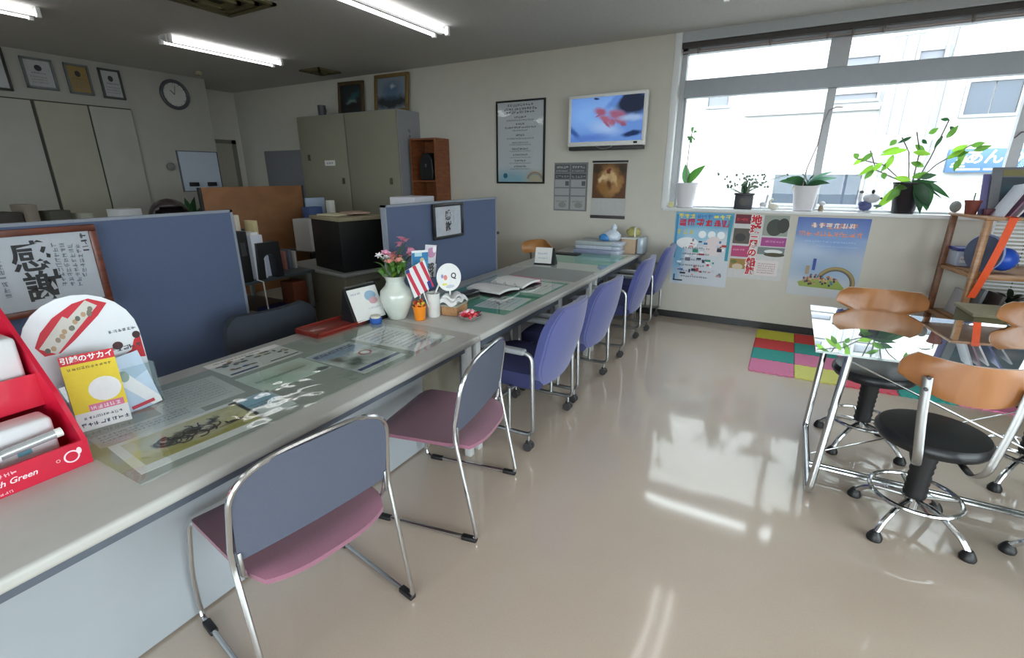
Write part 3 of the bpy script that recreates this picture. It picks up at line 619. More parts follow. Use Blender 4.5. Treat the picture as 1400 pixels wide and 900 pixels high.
k.rect(-.235, -.10, .16, .11, (186, 70, 118), 1); k.glyphs(-.225, -.04, .02, 5, (226, 160, 186), 2, seed=5); k.rect(.0, -.06, .235, .07, (120, 130, 132), 1); k.ell(.14, -.03, .08, .02, (226, 230, 232), 2); k.ell(.15, -.06, .09, .02, (80, 74, 56), 2)
k.rect(-.235, -.22, .17, .10, (166, 130, 74), 1); k.ell(-.16, -.2, .05, .03, (210, 196, 170), 2); k.ell(-.2, -.15, .03, .02, (110, 120, 60), 2); k.rect(.0, -.27, .2, .15, (224, 216, 216), 1)
for i in range(5): k.glyphs(.02, -.16-.022*i, .014, 10, (150, 110, 120), 2, seed=i)
p = poster('b', -.455, .03, .50, 1.13, 'travel poster with photographs and large red vertical writing', mat('poster_b_paper', (206, 206, 206), .6), k)
for i, ch in enumerate('地球一周の船旅'):
    zz = (.262, .172, .10, .03, -.055, -.15, -.235)[i]; s_ = (.095, .095, .06, .085, .08, .09, .08)[i]
    text(ch, s_, (245, 235, 236), p, T(-.045, -.0028, zz), bold=.008)
    text(ch, s_, (200, 20, 44), p, T(-.045, -.0034, zz), bold=.003)
k = Ink(); 
k.glyphs(-.17, .268, .055, 6, (224, 150, 120), 2, seed=3); k.glyphs(-.255, .195, .050, 9, (230, 150, 120), 2, seed=7); k.glyphs(-.17, .272, .052, 6, (240, 226, 220), 3, seed=13)
k.glyphs(-.2, .14, .018, 20, (170, 200, 236), 2, seed=9); k.glyphs(-.1, .1, .016, 18, (170, 200, 236), 2, seed=10)
for i, c in enumerate(((150, 130, 84), (170, 150, 96), (120, 124, 96), (104, 84, 66))): k.ring(.1, -.235, .15-.010*i, .16-.010*i, -20, 170, c, 2, sq=1.0)
for i in range(60):
    a = random.random()*6.28; r_ = random.random()**.5; k.ell(-.02+.14*r_*math.cos(a), -.21+.055*r_*math.sin(a), .01, .012, random.choice(((170, 120, 84), (206, 172, 130), (96, 84, 110), (70, 60, 60), (196, 150, 120), (90, 120, 160))), 4, 8)
k.poly([(-.18, -.28), (.2, -.29), (.12, -.2), (-.1, -.2), (-.2, -.24)], (150, 170, 84), 3); k.rect(-.10, -.12, .025, .11, (60, 80, 160), 3); k.rect(-.15, -.16, .03, .08, (170, 150, 120), 3)
poster('c', .09, .655, .39, 1.125, 'blue sky poster with a rainbow arc and orange writing, nearest the glass table', picture('poster_c', (196, 202, 208), [(.5, .98, 1.2, .24, 0, (52, 84, 170), .12), (.5, .72, .8, .2, 0, (120, 152, 204), .7), (.2, .55, .3, .12, 0, (176, 196, 222), .6), (.5, .35, .6, .14, 0, (150, 176, 206), .6)], warp=.03), k)
# ================================================================== COUNTER DESKS
TOP = mat('desk_top_grey', (188, 188, 184), .42, noise=.03, scale=12); PANEL = mat('desk_panel', (160, 166, 172), .5, noise=.02, scale=5)
APR = mat('desk_apron', (88, 96, 108), .5, noise=.05); LEG = mat('desk_leg', (196, 198, 198), .45)
def desk(y0, y1, label, xb=-2.17, xf=-1.30):
    t = thing('desk', label, 'desk', ((xb+xf)/2, (y0+y1)/2, 0), 0, 'grey desks forming the long counter')
    hx, hy = (xf-xb)/2, (y1-y0)/2
    obj('desktop', MB().rbox(-hx, hx, -hy, hy, .673, .71, .012, 3), TOP, t)
    return t, hx, hy
dk, hx, hy = desk(-1.2, 1.985, 'long grey near desk with closed front panel under the red display box')
b = MB(); b.box(-hx+.02, hx-.06, -hy+.03, hy-.03, .62, .6725); obj('apron', b, APR, dk, smooth=0)
for a, c in ((-1.55, -.585), (-.58, .557), (.562, 1.52)):
    obj('front_panel', MB().box(hx-.35, hx-.33, a, c, .01, .62), PANEL, dk, smooth=0, bevel=.001)
obj('end_panel', MB().box(-hx+.05, hx-.32, 1.50, 1.52, 0, .62), mat('beige_panel', (150, 146, 132), .55), dk, smooth=0)
for y in (-1.5, 1.555): obj('leg', MB().rbox(hx-.085, hx-.045, y-.02, y+.02, 0, .672, .004), LEG, dk)
for nm, y0, y1, lb in (('a', 1.99, 3.80, 'grey desk with the green mats in the middle of the counter'), ('b', 3.84, 5.315, 'grey desk at the far end of the counter against the back wall')):
    d, hx, hy = desk(y0, y1, lb)
    obj('apron', MB().box(-hx+.02, hx-.06, -hy+.03, hy-.03, .61, .6725), APR, d, smooth=0)
    obj('modesty_panel', MB().box(hx-.47, hx-.455, -hy+.03, hy-.03, .12, .61), mat('modesty_grey', (104, 108, 112), .5), d, smooth=0)
    for x in (-hx+.04, hx-.065):
        for y in (-hy+.045, hy-.045): obj('leg', MB().rbox(x-.02, x+.02, y-.02, y+.02, 0, .672, .004), LEG, d)
    if nm == 'a': obj('drawer_unit', MB().rbox(-.35, .0, -.85, -.5, .04, .605, .006), mat('beige_panel', (150, 146, 132), .55), d)
    if nm == 'a': obj('leg', MB().rbox(hx-.085, hx-.045, .22, .26, 0, .672, .004), LEG, d)

# ---- blue partitions
BF = mat('partition_fabric', (82, 94, 122), .95, noise=.10, scale=300, bump=.5); PF = mat('partition_frame', (128, 134, 146), .5)
def partition(y0, y1, zt, label, x=-2.195):
    t = thing('partition', label, 'partition', (x, (y0+y1)/2, 0), 0, 'blue fabric partitions behind the counter'); h = (y1-y0)/2
    obj('fabric_panel', MB().box(-.014, .014, -h+.014, h-.014, .12, zt-.014), BF, t, smooth=0)
    b = MB(); b.box(-.018, .018, -h, -h+.014, 0, zt); b.box(-.018, .018, h-.014, h, 0, zt); b.box(-.018, .018, -h, h, zt-.014, zt); b.box(-.018, .018, -h, h, .10, .12)
    obj('frame', b, PF, t, smooth=0)
    for y in (-h+.1, h-.1): obj('foot', MB().rbox(-.2, .12, y-.02, y+.02, 0, .03, .005), PF, t)
partition(-.7, 1.72, 1.312, 'long blue fabric partition behind the near desk, carrying the large calligraphy frame', -2.85)
partition(2.28, 3.62, 1.325, 'blue fabric partition behind the flower vase, carrying the small dark frame')
def calligraphy(y, z, w_, h_, fm, label, big, x=-2.165, q_=1.0):
    t = thing('framed_calligraphy', label, 'frame', (x, y, z), rot=(0, 0, R(90)))
    t.scale = (q_, 1, q_)
    b = MB(); f = .022
    for q in ((-w_/2, w_/2, -h_/2, -h_/2+f), (-w_/2, w_/2, h_/2-f, h_/2), (-w_/2, -w_/2+f, -h_/2+f, h_/2-f), (w_/2-f, w_/2, -h_/2+f, h_/2-f)): b.rbox(q[0], q[1], -.018, .0, q[2], q[3], .003)
    obj('frame', b, fm, t)
    obj('paper', MB().box(-w_/2+f, w_/2-f, -.006, 0, -h_/2+f, h_/2-f), mat('washi', (196, 202, 212), .6, noise=.03), t, smooth=0)
    k = Ink()
    if big:
        text('感', .105, (32, 36, 44), t, T(.045, -.0075, .045), bold=.002); text('謝', .105, (32, 36, 44), t, T(.057, -.0075, -.055), bold=.002)
        for i in range(4): k.glyphs(.103+.021*i, .075-.004*i, .015, 9 if i < 3 else 7, (112, 118, 132), vert=True, seed=i)
        k.glyphs(.185, .095, .02, 3, (60, 64, 72), vert=True, seed=33)
        for i in range(3): k.glyphs(-.045-.03*i, .06, .017, 8, (120, 126, 140), vert=True, seed=i+7)
    else:
        text('感', .075, (32, 36, 44), t, T(0, -.0075, .035), bold=.0015); text('謝', .075, (32, 36, 44), t, T(0, -.0075, -.045), bold=.0015)
        k.glyphs(.06, .06, .012, 6, (140, 146, 156), vert=True, seed=5)
    k.done('small_writing', t, loc=(0, -.0068, 0))
    obj('glazing', MB().box(-w_/2+f, w_/2-f, -.014, -.012, -h_/2+f, h_/2-f), glass('frame_glass'), t, smooth=0)
calligraphy(.735, 1.103, .47, .285, wood('red_brown_frame', (84, 38, 24), (110, 52, 34), .35), 'large brown framed calligraphy on the near blue partition', True, -2.82, 1.30)
calligraphy(2.905, 1.185, .36, .25, mat('black_frame', (26, 26, 28), .35), 'small dark framed calligraphy on the far blue partition', False)

# ================================================================== STACKING CHAIRS
MAUVE = mat('mauve_fabric', (142, 92, 112), .9, noise=.07, scale=250, bump=.3, sheen=.3); GREYB = mat('grey_back_fabric', (84, 90, 107), .8, noise=.05, scale=250, bump=.2)
def slab(fn, nu, nv, th, d=(0, 0, 1)):
    """two-sided curved sheet from fn(u,v), thickness th along -d"""
    b = MB(); d = Vector(d); vs = []
    for i in range(nu+1):
        for j in range(nv+1): vs.append(Vector(fn(i/nu, j/nv)))
    N = len(vs); vs += [v-d*th for v in vs]; fs = []
    q = lambda i, j: i*(nv+1)+j
    for i in range(nu):
        for j in range(nv):
            fs.append((q(i, j), q(i+1, j), q(i+1, j+1), q(i, j+1))); fs.append((N+q(i, j), N+q(i, j+1), N+q(i+1, j+1), N+q(i+1, j)))
    edge = [(q(i, 0), q(i+1, 0)) for i in range(nu)]+[(q(nu, j), q(nu, j+1)) for j in range(nv)]+[(q(i, nv), q(i+1, nv)) for i in range(nu)]+[(q(0, j), q(0, j+1)) for j in range(nv)]
    for a, c in edge: fs.append((a, c, N+c, N+a))
    return b.add(vs, fs)
def make_stack_chair(label, loc, rz):
    t = thing('stacking_chair', label, 'chair', loc, rz, 'mauve seated stacking chairs at the near desk')
    h = .258
    def side(s):
        return [(-.20, s*.20, .415), (-.25, s*.235, .405), (-.262, s*h, .2), (-.268, s*h, .011), (.262, s*h, .011), (.17, s*h, .50), (.215, s*h, .80)]
    rad = [.03, .05, .04, .03, .05]
    L = fillet(side(-1), rad, 4); Rr = fillet(side(1), rad, 4)
    top = []
    for k in range(0, 21):
        a = R(180-180*k/20); ca, sa = math.cos(a), math.sin(a)
        y = .25*(abs(ca)**.55)*(1 if ca > 0 else -1); z = .67+.125*(abs(sa)**.85)
        top.append((.197+.02*(z-.67)/.1, y, z))
    path = L[:-1]+top+Rr[:-1][::-1]
    # keep legs only up to the arch springing
    path = [p for p in L if p[2] < .66]+top+[p for p in Rr[::-1] if p[2] < .66]
    obj('frame', MB().tube(path, .0085, 8), CH, t)
    b = MB()
    for s in (-1, 1): b.tube(fillet([(-.22, s*.20, .412), (.10, s*.2, .405), (.165, s*.228, .42), (.178, s*.243, .50)], .03), .007, 7)
    b.tube([(-.20, -.20, .41), (-.20, .20, .41)], .007, 7)
    obj('seat_support', b, CH, t)
    def seat(u, v):
        x = -.262+.515*u; hw = .236*(1-.02*u)*(1-max(0, u-.7)**3*5)*(1-max(0, .12-u)**2*6)
        y = (v-.5)*2*hw; z = .432-.018*math.sin(PI*u)*(1-(2*v-1)**2)-.06*max(0, .15-u)**2*20-.9*max(0, u-.86)**2+ .010*u
        x += -.06*max(0, u-.3)*abs(2*v-1)**3
        return (x, y, z)
    obj('seat', slab(seat, 16, 22, .016), MAUVE, t)
    def back(u, v):
        # v: height 0..1, u: across
        z = .50+.291*math.sin(v*PI/2); hw = .246
        if z > .67: sa = min(1, ((z-.67)/.125))**(1/.85); hw = .246*max(.0, 1-sa*sa)**.275
        y = (u-.5)*2*hw; x = .175+.044*(z-.50)/.28+.012*(1-(y/.25)**2)
        return (x, y, z)
    obj('backrest', slab(back, 14, 22, .007, (1, 0, 0)), GREYB, t)
    for s in (-1, 1):
        obj('back_bracket', MB().rbox(.165, .185, s*.241-.006, s*.241+.006, .45, .53, .003), SATIN, t)
        for x in (-.2, .225): obj('foot_pad', MB().rbox(x-.035, x+.035, s*h-.013, s*h+.013, .0, .02, .004), BLK, t)
    return t
sc0 = make_stack_chair('nearest stacking chair with mauve seat and grey back, in front of the black animal picture', (-1.30, .825, 0), -9)
copy_tree(sc0, (-1.26, 1.61, 0), 10, 'second stacking chair with mauve seat, between the nearest one and the blue chairs')

# ================================================================== BLUE ARMCHAIRS
BLUE = mat('blue_fabric', (76, 84, 144), .9, noise=.08, scale=220, bump=.4, sheen=.4); BLUE2 = mat('navy_fabric', (56, 60, 104), .9, noise=.08, scale=220)
def make_blue_chair(label, loc, rz):
    t = thing('armchair', label, 'chair', loc, rz, 'blue armchairs on casters along the counter')
    h = .285
    for s in (-1, 1):
        pts = [(-.10, s*h, .585), (.20, s*h, .585), (.215, s*h, .10), (-.24, s*h, .09), (-.255, s*h, .585), (-.10, s*h, .585)]
        obj('side_frame', MB().tube(fillet(pts, .05, 5), .0125, 8), SATIN, t)
        obj('armrest', MB().rbox(-.22, .16, s*h-.024, s*h+.024, .575, .605, .011, 3), mat('arm_grey', (150, 154, 160), .5), t)
        for x in (.185, -.21):
            c = obj('caster', MB().tube([(x, s*h-.022, .027), (x, s*h-.006, .027)], .027, 14).tube([(x, s*h+.006, .027), (x, s*h+.022, .027)], .027, 14).rbox(x-.014, x+.014, s*h-.012, s*h+.012, .03, .06, .003), mat('caster_grey', (58, 56, 58), .5), t)
            obj('stem', MB().tube([(x, s*h, .05), (x, s*h, .095)], .008, 6), SATIN, c)
    obj('seat_rail', MB().tube([(.06, -h, .36), (.06, h, .36)], .011, 8).tube([(-.16, -h, .36), (-.16, h, .36)], .011, 8).tube([(.06, -h, .36), (.06, -h, .10)], .009, 6).tube([(.06, h, .36), (.06, h, .10)], .009, 6), SATIN, t)
    obj('cross_bar', MB().tube([(-.20, -h, .10), (-.20, h, .10)], .009, 6), SATIN, t)
    def seat(u, v):
        x = -.27+.49*u; y = (v-.5)*.50*(1-.12*abs(2*u-1)**6); z = .465-.02*(abs(2*v-1)**4)-.035*max(0, .2-u)**2*25
        return (x, y, z)
    obj('seat', slab(seat, 12, 12, .085), BLUE2, t)
    def back(u, v):
        tt = 2*v-1; hw = .28*(1-abs(tt)**3.2*.42); z = .60+.235*tt
        y = (u-.5)*2*hw; x = .205+.17*(z-.40)/.45*.62+.045*(1-(y/.25)**2)+.02*math.sin(PI*v)
        return (x, y, z)
    obj('backrest', slab(back, 12, 16, .045, (1, 0, .2)), BLUE, t)
    obj('back_shell', slab(lambda u, v: tuple(a+b_ for a, b_ in zip(back(.03+.94*u, .03+.94*v), (.004, 0, 0))), 10, 10, .01, (1, 0, .2)), BLUE, t)
    return t
bc0 = make_blue_chair('nearest blue armchair, beside the second stacking chair', (-1.285, 2.44, 0), 0)
for y, r_, lb in ((3.14, -2, 'second blue armchair along the counter from the camera'), (4.13, 2, 'third blue armchair along the counter from the camera'), (4.98, 4, 'farthest blue armchair, next to the poster wall')):
    copy_tree(bc0, (-1.285, y, 0), r_, lb)
# chairs behind the counter
t = thing('office_chair', 'dark grey office chair behind the near desk', 'chair', (-2.31, 1.64, 0), 176)
DKF = mat('dark_chair_fabric', (44, 50, 60), .85, noise=.08, scale=200)
obj('backrest', slab(lambda u, v: (.24-.05*(1-(2*u-1)**2), (u-.5)*.54*(1-abs(2*v-1)**4*.25), .50+.275*v), 12, 12, .05, (1, 0, 0)), DKF, t)
obj('seat', MB().rbox(-.24, .22, -.24, .24, .41, .48, .03, 3), DKF, t); obj('back_stem', MB().tube([(.24, 0, .43), (.27, 0, .55)], .02, 8), BLK, t)
obj('gas_column', MB().tube([(0, 0, .08), (0, 0, .42)], .025, 10), BLK, t)
for k in range(5):
    a = R(72*k); o = obj('leg', MB().tube([(0, 0, .10), (.27*math.cos(a), .27*math.sin(a), .07)], .018, 8), BLK, t)
    obj('caster', MB().ball((.27*math.cos(a), .27*math.sin(a), .028), .028), BLK, o)
t = thing('wooden_chair', 'curved orange wooden chair back behind the far end of the counter', 'chair', (-2.37, 4.80, 0), 80)
OR_ = wood('orange_wood', (148, 94, 52), (168, 112, 66), .35, (6, 2, 2))
OW2 = wood('pale_orange_wood', (182, 124, 72), (204, 148, 92), .35, (6, 2, 2))
obj('backrest', slab(lambda u, v: (.10-.10*(2*u-1)**2+.0, (u-.5)*.42*(1-abs(2*v-1)**3*.3), .66+.14*v+.02*(1-(2*u-1)**2)), 14, 8, .012, (1, 0, 0)), OW2, t)
obj('seat', MB().rbox(-.24, .12, -.2, .2, .42, .46, .018, 3), mat('black_vinyl', (26, 28, 32), .35, noise=.05), t)
for s in (-1, 1): obj('back_bracket', MB().tube(fillet([(-.05, s*.12, .42), (.1, s*.14, .43), (.07, s*.15, .75)], .05), .01, 6), SATIN, t)
obj('column', MB().tube([(-.06, 0, .05), (-.06, 0, .42)], .03, 10), BLK, t); obj('base', MB().lathe([(.2, 0), (.2, .02), (.04, .06)], 16, M=T(-.06, 0, 0)), SATIN, t)

# ================================================================== STOOLS AND GLASS TABLE
VIN = mat('black_vinyl', (26, 28, 32), .35, noise=.05, bump=.1, scale=80)
def make_stool(label, loc, rz):
    t = thing('stool', label, 'stool', loc, rz, 'wood-backed chrome stools around the glass table')
    obj('seat', MB().lathe([(.0001, .425), (.15, .422), (.185, .43), (.198, .448), (.198, .465), (.185, .482), (.14, .490), (.0001, .492)], 36), VIN, t)
    obj('seat_plate', MB().lathe([(.10, .405), (.11, .424)], 16), BLK, t)
    prof = []
    for k in range(19): z = .155+.26*k/18; prof.append((.040+(.0045 if k % 2 else 0)+.002*math.sin(z*20), z))
    obj('column_cover', MB().lathe(prof, 18), mat('bellows_black', (20, 20, 22), .55), t)
    obj('hub', MB().tube([(0, 0, .10), (0, 0, .16)], .028, 12), CH, t)
    for k in range(4):
        a = R(45+90*k+8); ca, sa = math.cos(a), math.sin(a)
        pts = fillet([(.0, 0, .135), (.09*ca, .09*sa, .135), (.19*ca, .19*sa, .075), (.222*ca, .222*sa, .035)], .05, 4)
        lg = obj('leg', MB().tube(pts, .0125, 9), CH, t)
        obj('foot', MB().lathe([(.028, 0), (.030, .012), (.022, .03), (.014, .042)], 12, M=T(.226*ca, .226*sa, 0)), BLK, lg)
    obj('foot_ring', MB().tube([(.162*math.cos(2*PI*k/36), .162*math.sin(2*PI*k/36), .165) for k in range(36)], .0095, 8, closed=True), CH, t)
    b = MB()
    for k in range(4):
        a = R(90*k+8); b.tube([(.035*math.cos(a), .035*math.sin(a), .150), (.162*math.cos(a), .162*math.sin(a), .165)], .006, 6)
    obj('ring_spokes', b, CH, t)
    for s in (-1, 1):
        pts = fillet([(s*.07, -.10, .415), (s*.085, -.235, .413), (s*.10, -.29, .47), (s*.125, -.292, .66), (s*.135, -.290, .80)], .06, 5)
        br = obj('back_bracket', MB().tube(pts, .0155, 8, flat=.45), SATIN, t)
        for z in (.755, .80): obj('bolt', MB().tube([(s*.134, -.303, z), (s*.134, -.292, z)], .007, 8), mat('bolt_dark', (70, 70, 74), .3, .8), br)
    def back(u, v):
        x = (u-.5)*.43*(1-abs(2*v-1)**3*.22); z = .715+.150*v+.008*(2*u-1)**2
        if v < .5: z += .04*(abs(2*u-1)**3)*(1-2*v)
        return (x, -.285+.060*(2*u-1)**2, z)
    obj('backrest', slab(back, 18, 8, .012, (0, 1, 0)), OR_, t)
    return t
st0 = make_stool('nearest stool with orange wooden back, in front of the glass table', (.665, 2.43, 0), 0)
copy_tree(st0, (.545, 3.145, 0), 181, 'stool behind the glass table, its wooden back in front of the blue sky poster')
copy_tree(st0, (1.24, 3.13, 0), 178, 'stool half under the glass table at the right edge, only its left side in view')
copy_tree(st0, (1.205, 2.33, 0), 10, 'stool at the lower right edge with a single black foot in view')
t = thing('glass_table', 'glass-topped table with chrome tube legs on the right', 'table', (.95, 2.9, 0))
pl = [(.20, 2.46), (.45, 2.475), (.75, 2.53), (1.1, 2.60), (1.5, 2.64), (1.85, 2.65), (1.85, 3.38), (.20, 3.385)]
n = len(pl); b = MB(); b.add([(x-.95, y-2.9, .732) for x, y in pl]+[(x-.95, y-2.9, .742) for x, y in pl], [tuple(range(n))[::-1], tuple(range(n, 2*n))]+[(i, (i+1) % n, (i+1) % n+n, i+n) for i in range(n)])
obj('glass_top', b, glass('table_glass', (225, 245, 242), 3.2, .0, .72, bump=.0, body=(176, 198, 200)), t, smooth=0)
for x, s in ((-.665, 1), (.85, -1)):
    obj('leg_frame', MB().tube(fillet([(x+.055*s, -.36, .728), (x, -.45, .02), (x, .30, .02), (x+.03*s, .33, .728)], .045, 5), .0175, 10), CH, t)
for y in (-.235, -.205): obj('stretcher', MB().tube([(-.66, y, .05), (.85, y, .05)], .010, 8), CH, t)
obj('brace_rod', MB().tube([(-.63, -.36, .70), (.84, -.22, .06)], .0045, 6), CH, t); obj('brace_rod', MB().tube([(-.65, -.1, .05), (.82, .3, .70)], .0035, 6), CH, t)
obj('top_rail', MB().tube([(-.63, -.33, .722), (.8, -.22, .722)], .008, 8).tube([(-.63, .33, .722), (.8, .33, .722)], .008, 8), CH, t)

# ---- foam tile mat
def scallop(x0, x1, y0, y1, amp=.012, n=5, z=0):
    o = []
    for (ax, ay, bx, by) in ((x0, y0, x1, y0), (x1, y0, x1, y1), (x1, y1, x0, y1), (x0, y1, x0, y0)):
        d = Vector((bx-ax, by-ay)); nr = Vector((d.y, -d.x)).normalized()
        for k in range(n*4):
            s = k/(n*4); w_ = amp*math.sin(2*PI*n*s); o.append((ax+d.x*s+nr.x*w_*0.9, ay+d.y*s+nr.y*w_*.9))
    return o
t = thing('foam_mat', 'play mat of coloured interlocking foam tiles on the floor by the wall', 'mat', (.85, 4.66, 0))
FC_ = {'y': (206, 200, 60), 'r': (214, 62, 64), 't': (52, 158, 150), 'p': (222, 128, 168), 'c': (226, 92, 112), 'l': (222, 220, 120)}
rows = ['prlytc', 'rtpycp', 'tpyrty', 'plcrtp']   # back row first is overwritten below
grid_ = [['y', 'r', 't', 'p', 'r', 't'], ['r', 't', 'p', 'y', 't', 'p'], ['t', 'p', 'y', 'r', 'p', 'y'], ['p', 'l', 'c', 't', 'p', 'r']]
for j in range(4):
    for i in range(6):
        x0 = -.10+.325*i-.85; y1 = 5.275-.305*j-4.66
        b = MB(); pp = scallop(x0+.004, x0+.321, y1-.301, y1-.004, .006, 6); n = len(pp)
        b.add([(x, y, .001) for x, y in pp]+[(x, y, .012) for x, y in pp], [tuple(range(n))[::-1], tuple(range(n, 2*n))]+[(k, (k+1) % n, (k+1) % n+n, k+n) for k in range(n)])
        obj('tile', b, mat('foam_'+grid_[j][i], FC_[grid_[j][i]], .8, noise=.03), t, smooth=0)

# ================================================================== RACK ON THE RIGHT
RW = wood('rack_wood', (146, 102, 62), (172, 126, 84), .45, (4, 4, 20)); RW2 = wood('rack_wood_dark', (108, 68, 44), (126, 82, 54), .45, (4, 4, 20))
rk = thing('rack', 'open wooden rack in the right corner by the window', 'rack', (1.25, 4.70, 0), 11)
for x, y, m_ in ((0, 0, RW), (0, .47, RW2), (.75, 0, RW), (.75, .47, RW2)):
    obj('post', MB().rbox(x-.02, x+.02, y-.018, y+.018, 0, 1.19, .003), m_, rk)
obj('top_shelf', MB().rbox(-.03, .78, -.03, .50, 1.19, 1.212, .004), RW, rk)
for z in (.42, .80):
    sh = obj('shelf', MB().rbox(.02, .73, -.01, .48, z-.008, z+.006, .002), RW, rk)
    obj('side_rail', MB().rbox(-.012, .012, .0, .47, z-.03, z+.0, .003), RW, sh); obj('front_rail', MB().rbox(.0, .75, -.014, .006, z-.035, z, .003), RW, sh)
def rack_local(x, y, z):
    a = R(11); return (1.25+x*math.cos(a)-y*math.sin(a), 4.70+x*math.sin(a)+y*math.cos(a), z)
# items on the rack
t = thing('terracotta_pot', 'small terracotta pot with one drooping leaf on top of the rack', 'plant', rack_local(.02, .30, 1.213))
TC_ = mat('terracotta', (126, 62, 52), .7, noise=.08)
obj('pot', MB().lathe([(.035, 0), (.048, .085), (.052, .085), (.052, .1), (.045, .1)], 16), TC_, t)
def leaf_mb(L, W, bend=.3, curl=.15, n=7, tip=.9, droop=1.0):
    """blade in local +X, arching up then down"""
    b = MB(); vs = []; fs = []
    for i in range(n+1):
        s = i/n; w_ = W*.5*math.sin(PI*min(1, s**tip*.97+.03)); x = L*s*math.cos(bend*s); z = L*(.35*s-.55*droop*s*s)*bend*2
        vs += [(x, -w_, z+abs(w_)*curl), (x, 0, z), (x, w_, z+abs(w_)*curl)]
    N = len(vs)
    for i in range(n):
        a = i*3; fs += [(a, a+3, a+4, a+1), (a+1, a+4, a+5, a+2)]
    b.add(vs, fs); return b
LG = leafmat('leaf_dark_green', (44, 82, 52), .25); LG2 = leafmat('leaf_green', (88, 126, 60), .5); LG3 = leafmat('leaf_bright', (130, 172, 66), .55)
o = obj('leaf', leaf_mb(.13, .045, .5), LG, t, loc=(0, 0, .15), rot=(0, R(-10), R(180))); o.data.materials[0] = LG
obj('leaf', leaf_mb(.07, .03, .2), LG, t, loc=(0, 0, .1), rot=(0, R(-70), R(170)))
obj('stem', MB().tube([(0, 0, .09), (0.0, 0, .155)], .004, 6), LG2, t)
t = thing('stone_ball', 'round grey ornament beside the terracotta pot on the rack', 'ornament', rack_local(-.03, .42, 1.213))
obj('body', MB().ball((0, 0, .045), .045, 16, 10, sx=.8), mat('stone_grey', (138, 142, 140), .7, noise=.1), t)
t = thing('magazine_display', 'grey framed display with a dark picture on top of the rack', 'display', rack_local(.355, .24, 1.216), rot=(R(-14), 0, R(9)))
obj('board', MB().rbox(-.26, .26, 0, .02, 0, .345, .004), mat('display_grey', (120, 122, 130), .5), t)
obj('backing_sheet', MB().rbox(-.30, -.02, .02, .035, .0, .30, .002), mat('display_purple', (104, 100, 150), .5), t)
obj('picture', MB().prism([(-.2, .09), (.25, .09), (.25, .27), (-.2, .27)], .002, M=T(0, -.003, 0)), picture('display_picture', (60, 70, 82), [(.3, .5, .3, .2, 10, (52, 92, 110), .6), (.7, .3, .25, .2, 0, (110, 100, 110), .6)]), t, smooth=0)
obj('header', MB().box(-.2, .25, -.003, 0, .28, .325), mat('display_olive', (132, 124, 84), .5), t, smooth=0); obj('ledge', MB().rbox(-.25, .25, -.05, 0, .0, .012, .002), mat('display_grey', (120, 122, 130), .5), t)
for i, (x, c, h_) in enumerate(((.09, (186, 188, 200), .26), (.13, (140, 104, 126), .24), (.17, (214, 210, 218), .22), (.23, (92, 96, 150), .25), (.3, (160, 160, 170), .2))):
    t = thing('magazine', ('pale', 'plum', 'white', 'violet', 'grey')[i]+' leaning magazine on top of the rack', 'magazine', rack_local(x, .03, 1.2135), group='leaning magazines on the rack', rot=(R(-8), R(28+3*i), R(11)))
    obj('cover', MB().box(-.006, .006, -.0, .16, 0, h_), K(c), t, smooth=0); obj('pages', MB().box(-.004, .004, .002, .158, .002, h_+.001), PAPER, t, smooth=0)
t = thing('red_box', 'small dark red box under the grey display on the rack', 'box', rack_local(.10, .19, 1.2125), 11)
obj('body', MB().rbox(-.05, .05, -.02, .02, 0, .045, .003), mat('wine_red', (92, 30, 50), .5), t)
t = thing('storage_tub', 'clear storage tub with dark blue lid on the rack shelf', 'tub', rack_local(.07, .38, .807), 11)
obj('tub', MB().rbox(-.055, .055, -.07, .07, 0, .12, .012), mat('tub_pale', (170, 178, 196), .3, noise=.05), t); obj('lid', MB().rbox(-.06, .06, -.075, .075, .12, .145, .006), mat('lid_blue', (36, 48, 130), .35), t)
k = Ink(); k.rect(-.03, .03, .05, .05, (220, 222, 226)); k.glyphs(-.025, .05, .012, 3, (160, 40, 50), 2); k.done('sticker', t, loc=(0, -.0708, 0))
t = thing('blue_ball', 'bright blue rubber ball on the rack shelf', 'ball', rack_local(.21, .12, .807), 0)
obj('body', MB().ball((0, 0, .095), .085, 20, 14), mat('ball_blue', (34, 84, 196), .35, noise=.08, scale=14), t)
t = thing('round_tray', 'upright round tray with blue and white rim leaning on the rack shelf', 'tray', rack_local(.09, .14, .807), rot=(R(0), R(10), R(-52)))
obj('disc', MB().lathe([(.0001, .0), (.115, .0), (.128, .012), (.132, .03)], 28, M=T(0, 0, .135) @ RX(90)), mat('tray_grey', (88, 100, 124), .3, noise=.2, scale=9), t)
obj('rim', MB().tube([(.130*math.cos(2*PI*k/28), -.02, .14+.130*math.sin(2*PI*k/28)) for k in range(28)], .008, 8, closed=True), mat('rim_bluewhite', (150, 166, 210), .4), t)
t = thing('cloth_strap', 'bright orange strap hanging down from the rack top', 'strap', rack_local(.04, -.005, 0), 0)
obj('band', slab(lambda u, v: (.08+.045*(v-.5) - .10*u, -.030-.03*math.sin(PI*u), 1.20-.57*u), 10, 2, .006, (0, -1, 0)), mat('orange_strap', (236, 84, 28), .6, noise=.05), t)
obj('loop', MB().box(.055, .105, -.036, .10, 1.2125, 1.2165).box(.055, .105, -.036, -.030, 1.19, 1.2165), mat('orange_strap', (236, 84, 28), .6), t, smooth=0)
t = thing('olive_box', 'low olive-grey box in front of the rack', 'box', (1.62, 4.36, 0), 4)
obj('body', MB().rbox(-.46, .5, -.16, .16, .0, .60, .012), mat('olive_board', (96, 92, 66), .8, noise=.06), t); obj('lid', MB().rbox(-.47, .51, -.17, .17, .60, .625, .006), mat('olive_lid', (132, 128, 104), .7), t)
GRD = mat('grille_white', (242, 244, 248), .4)
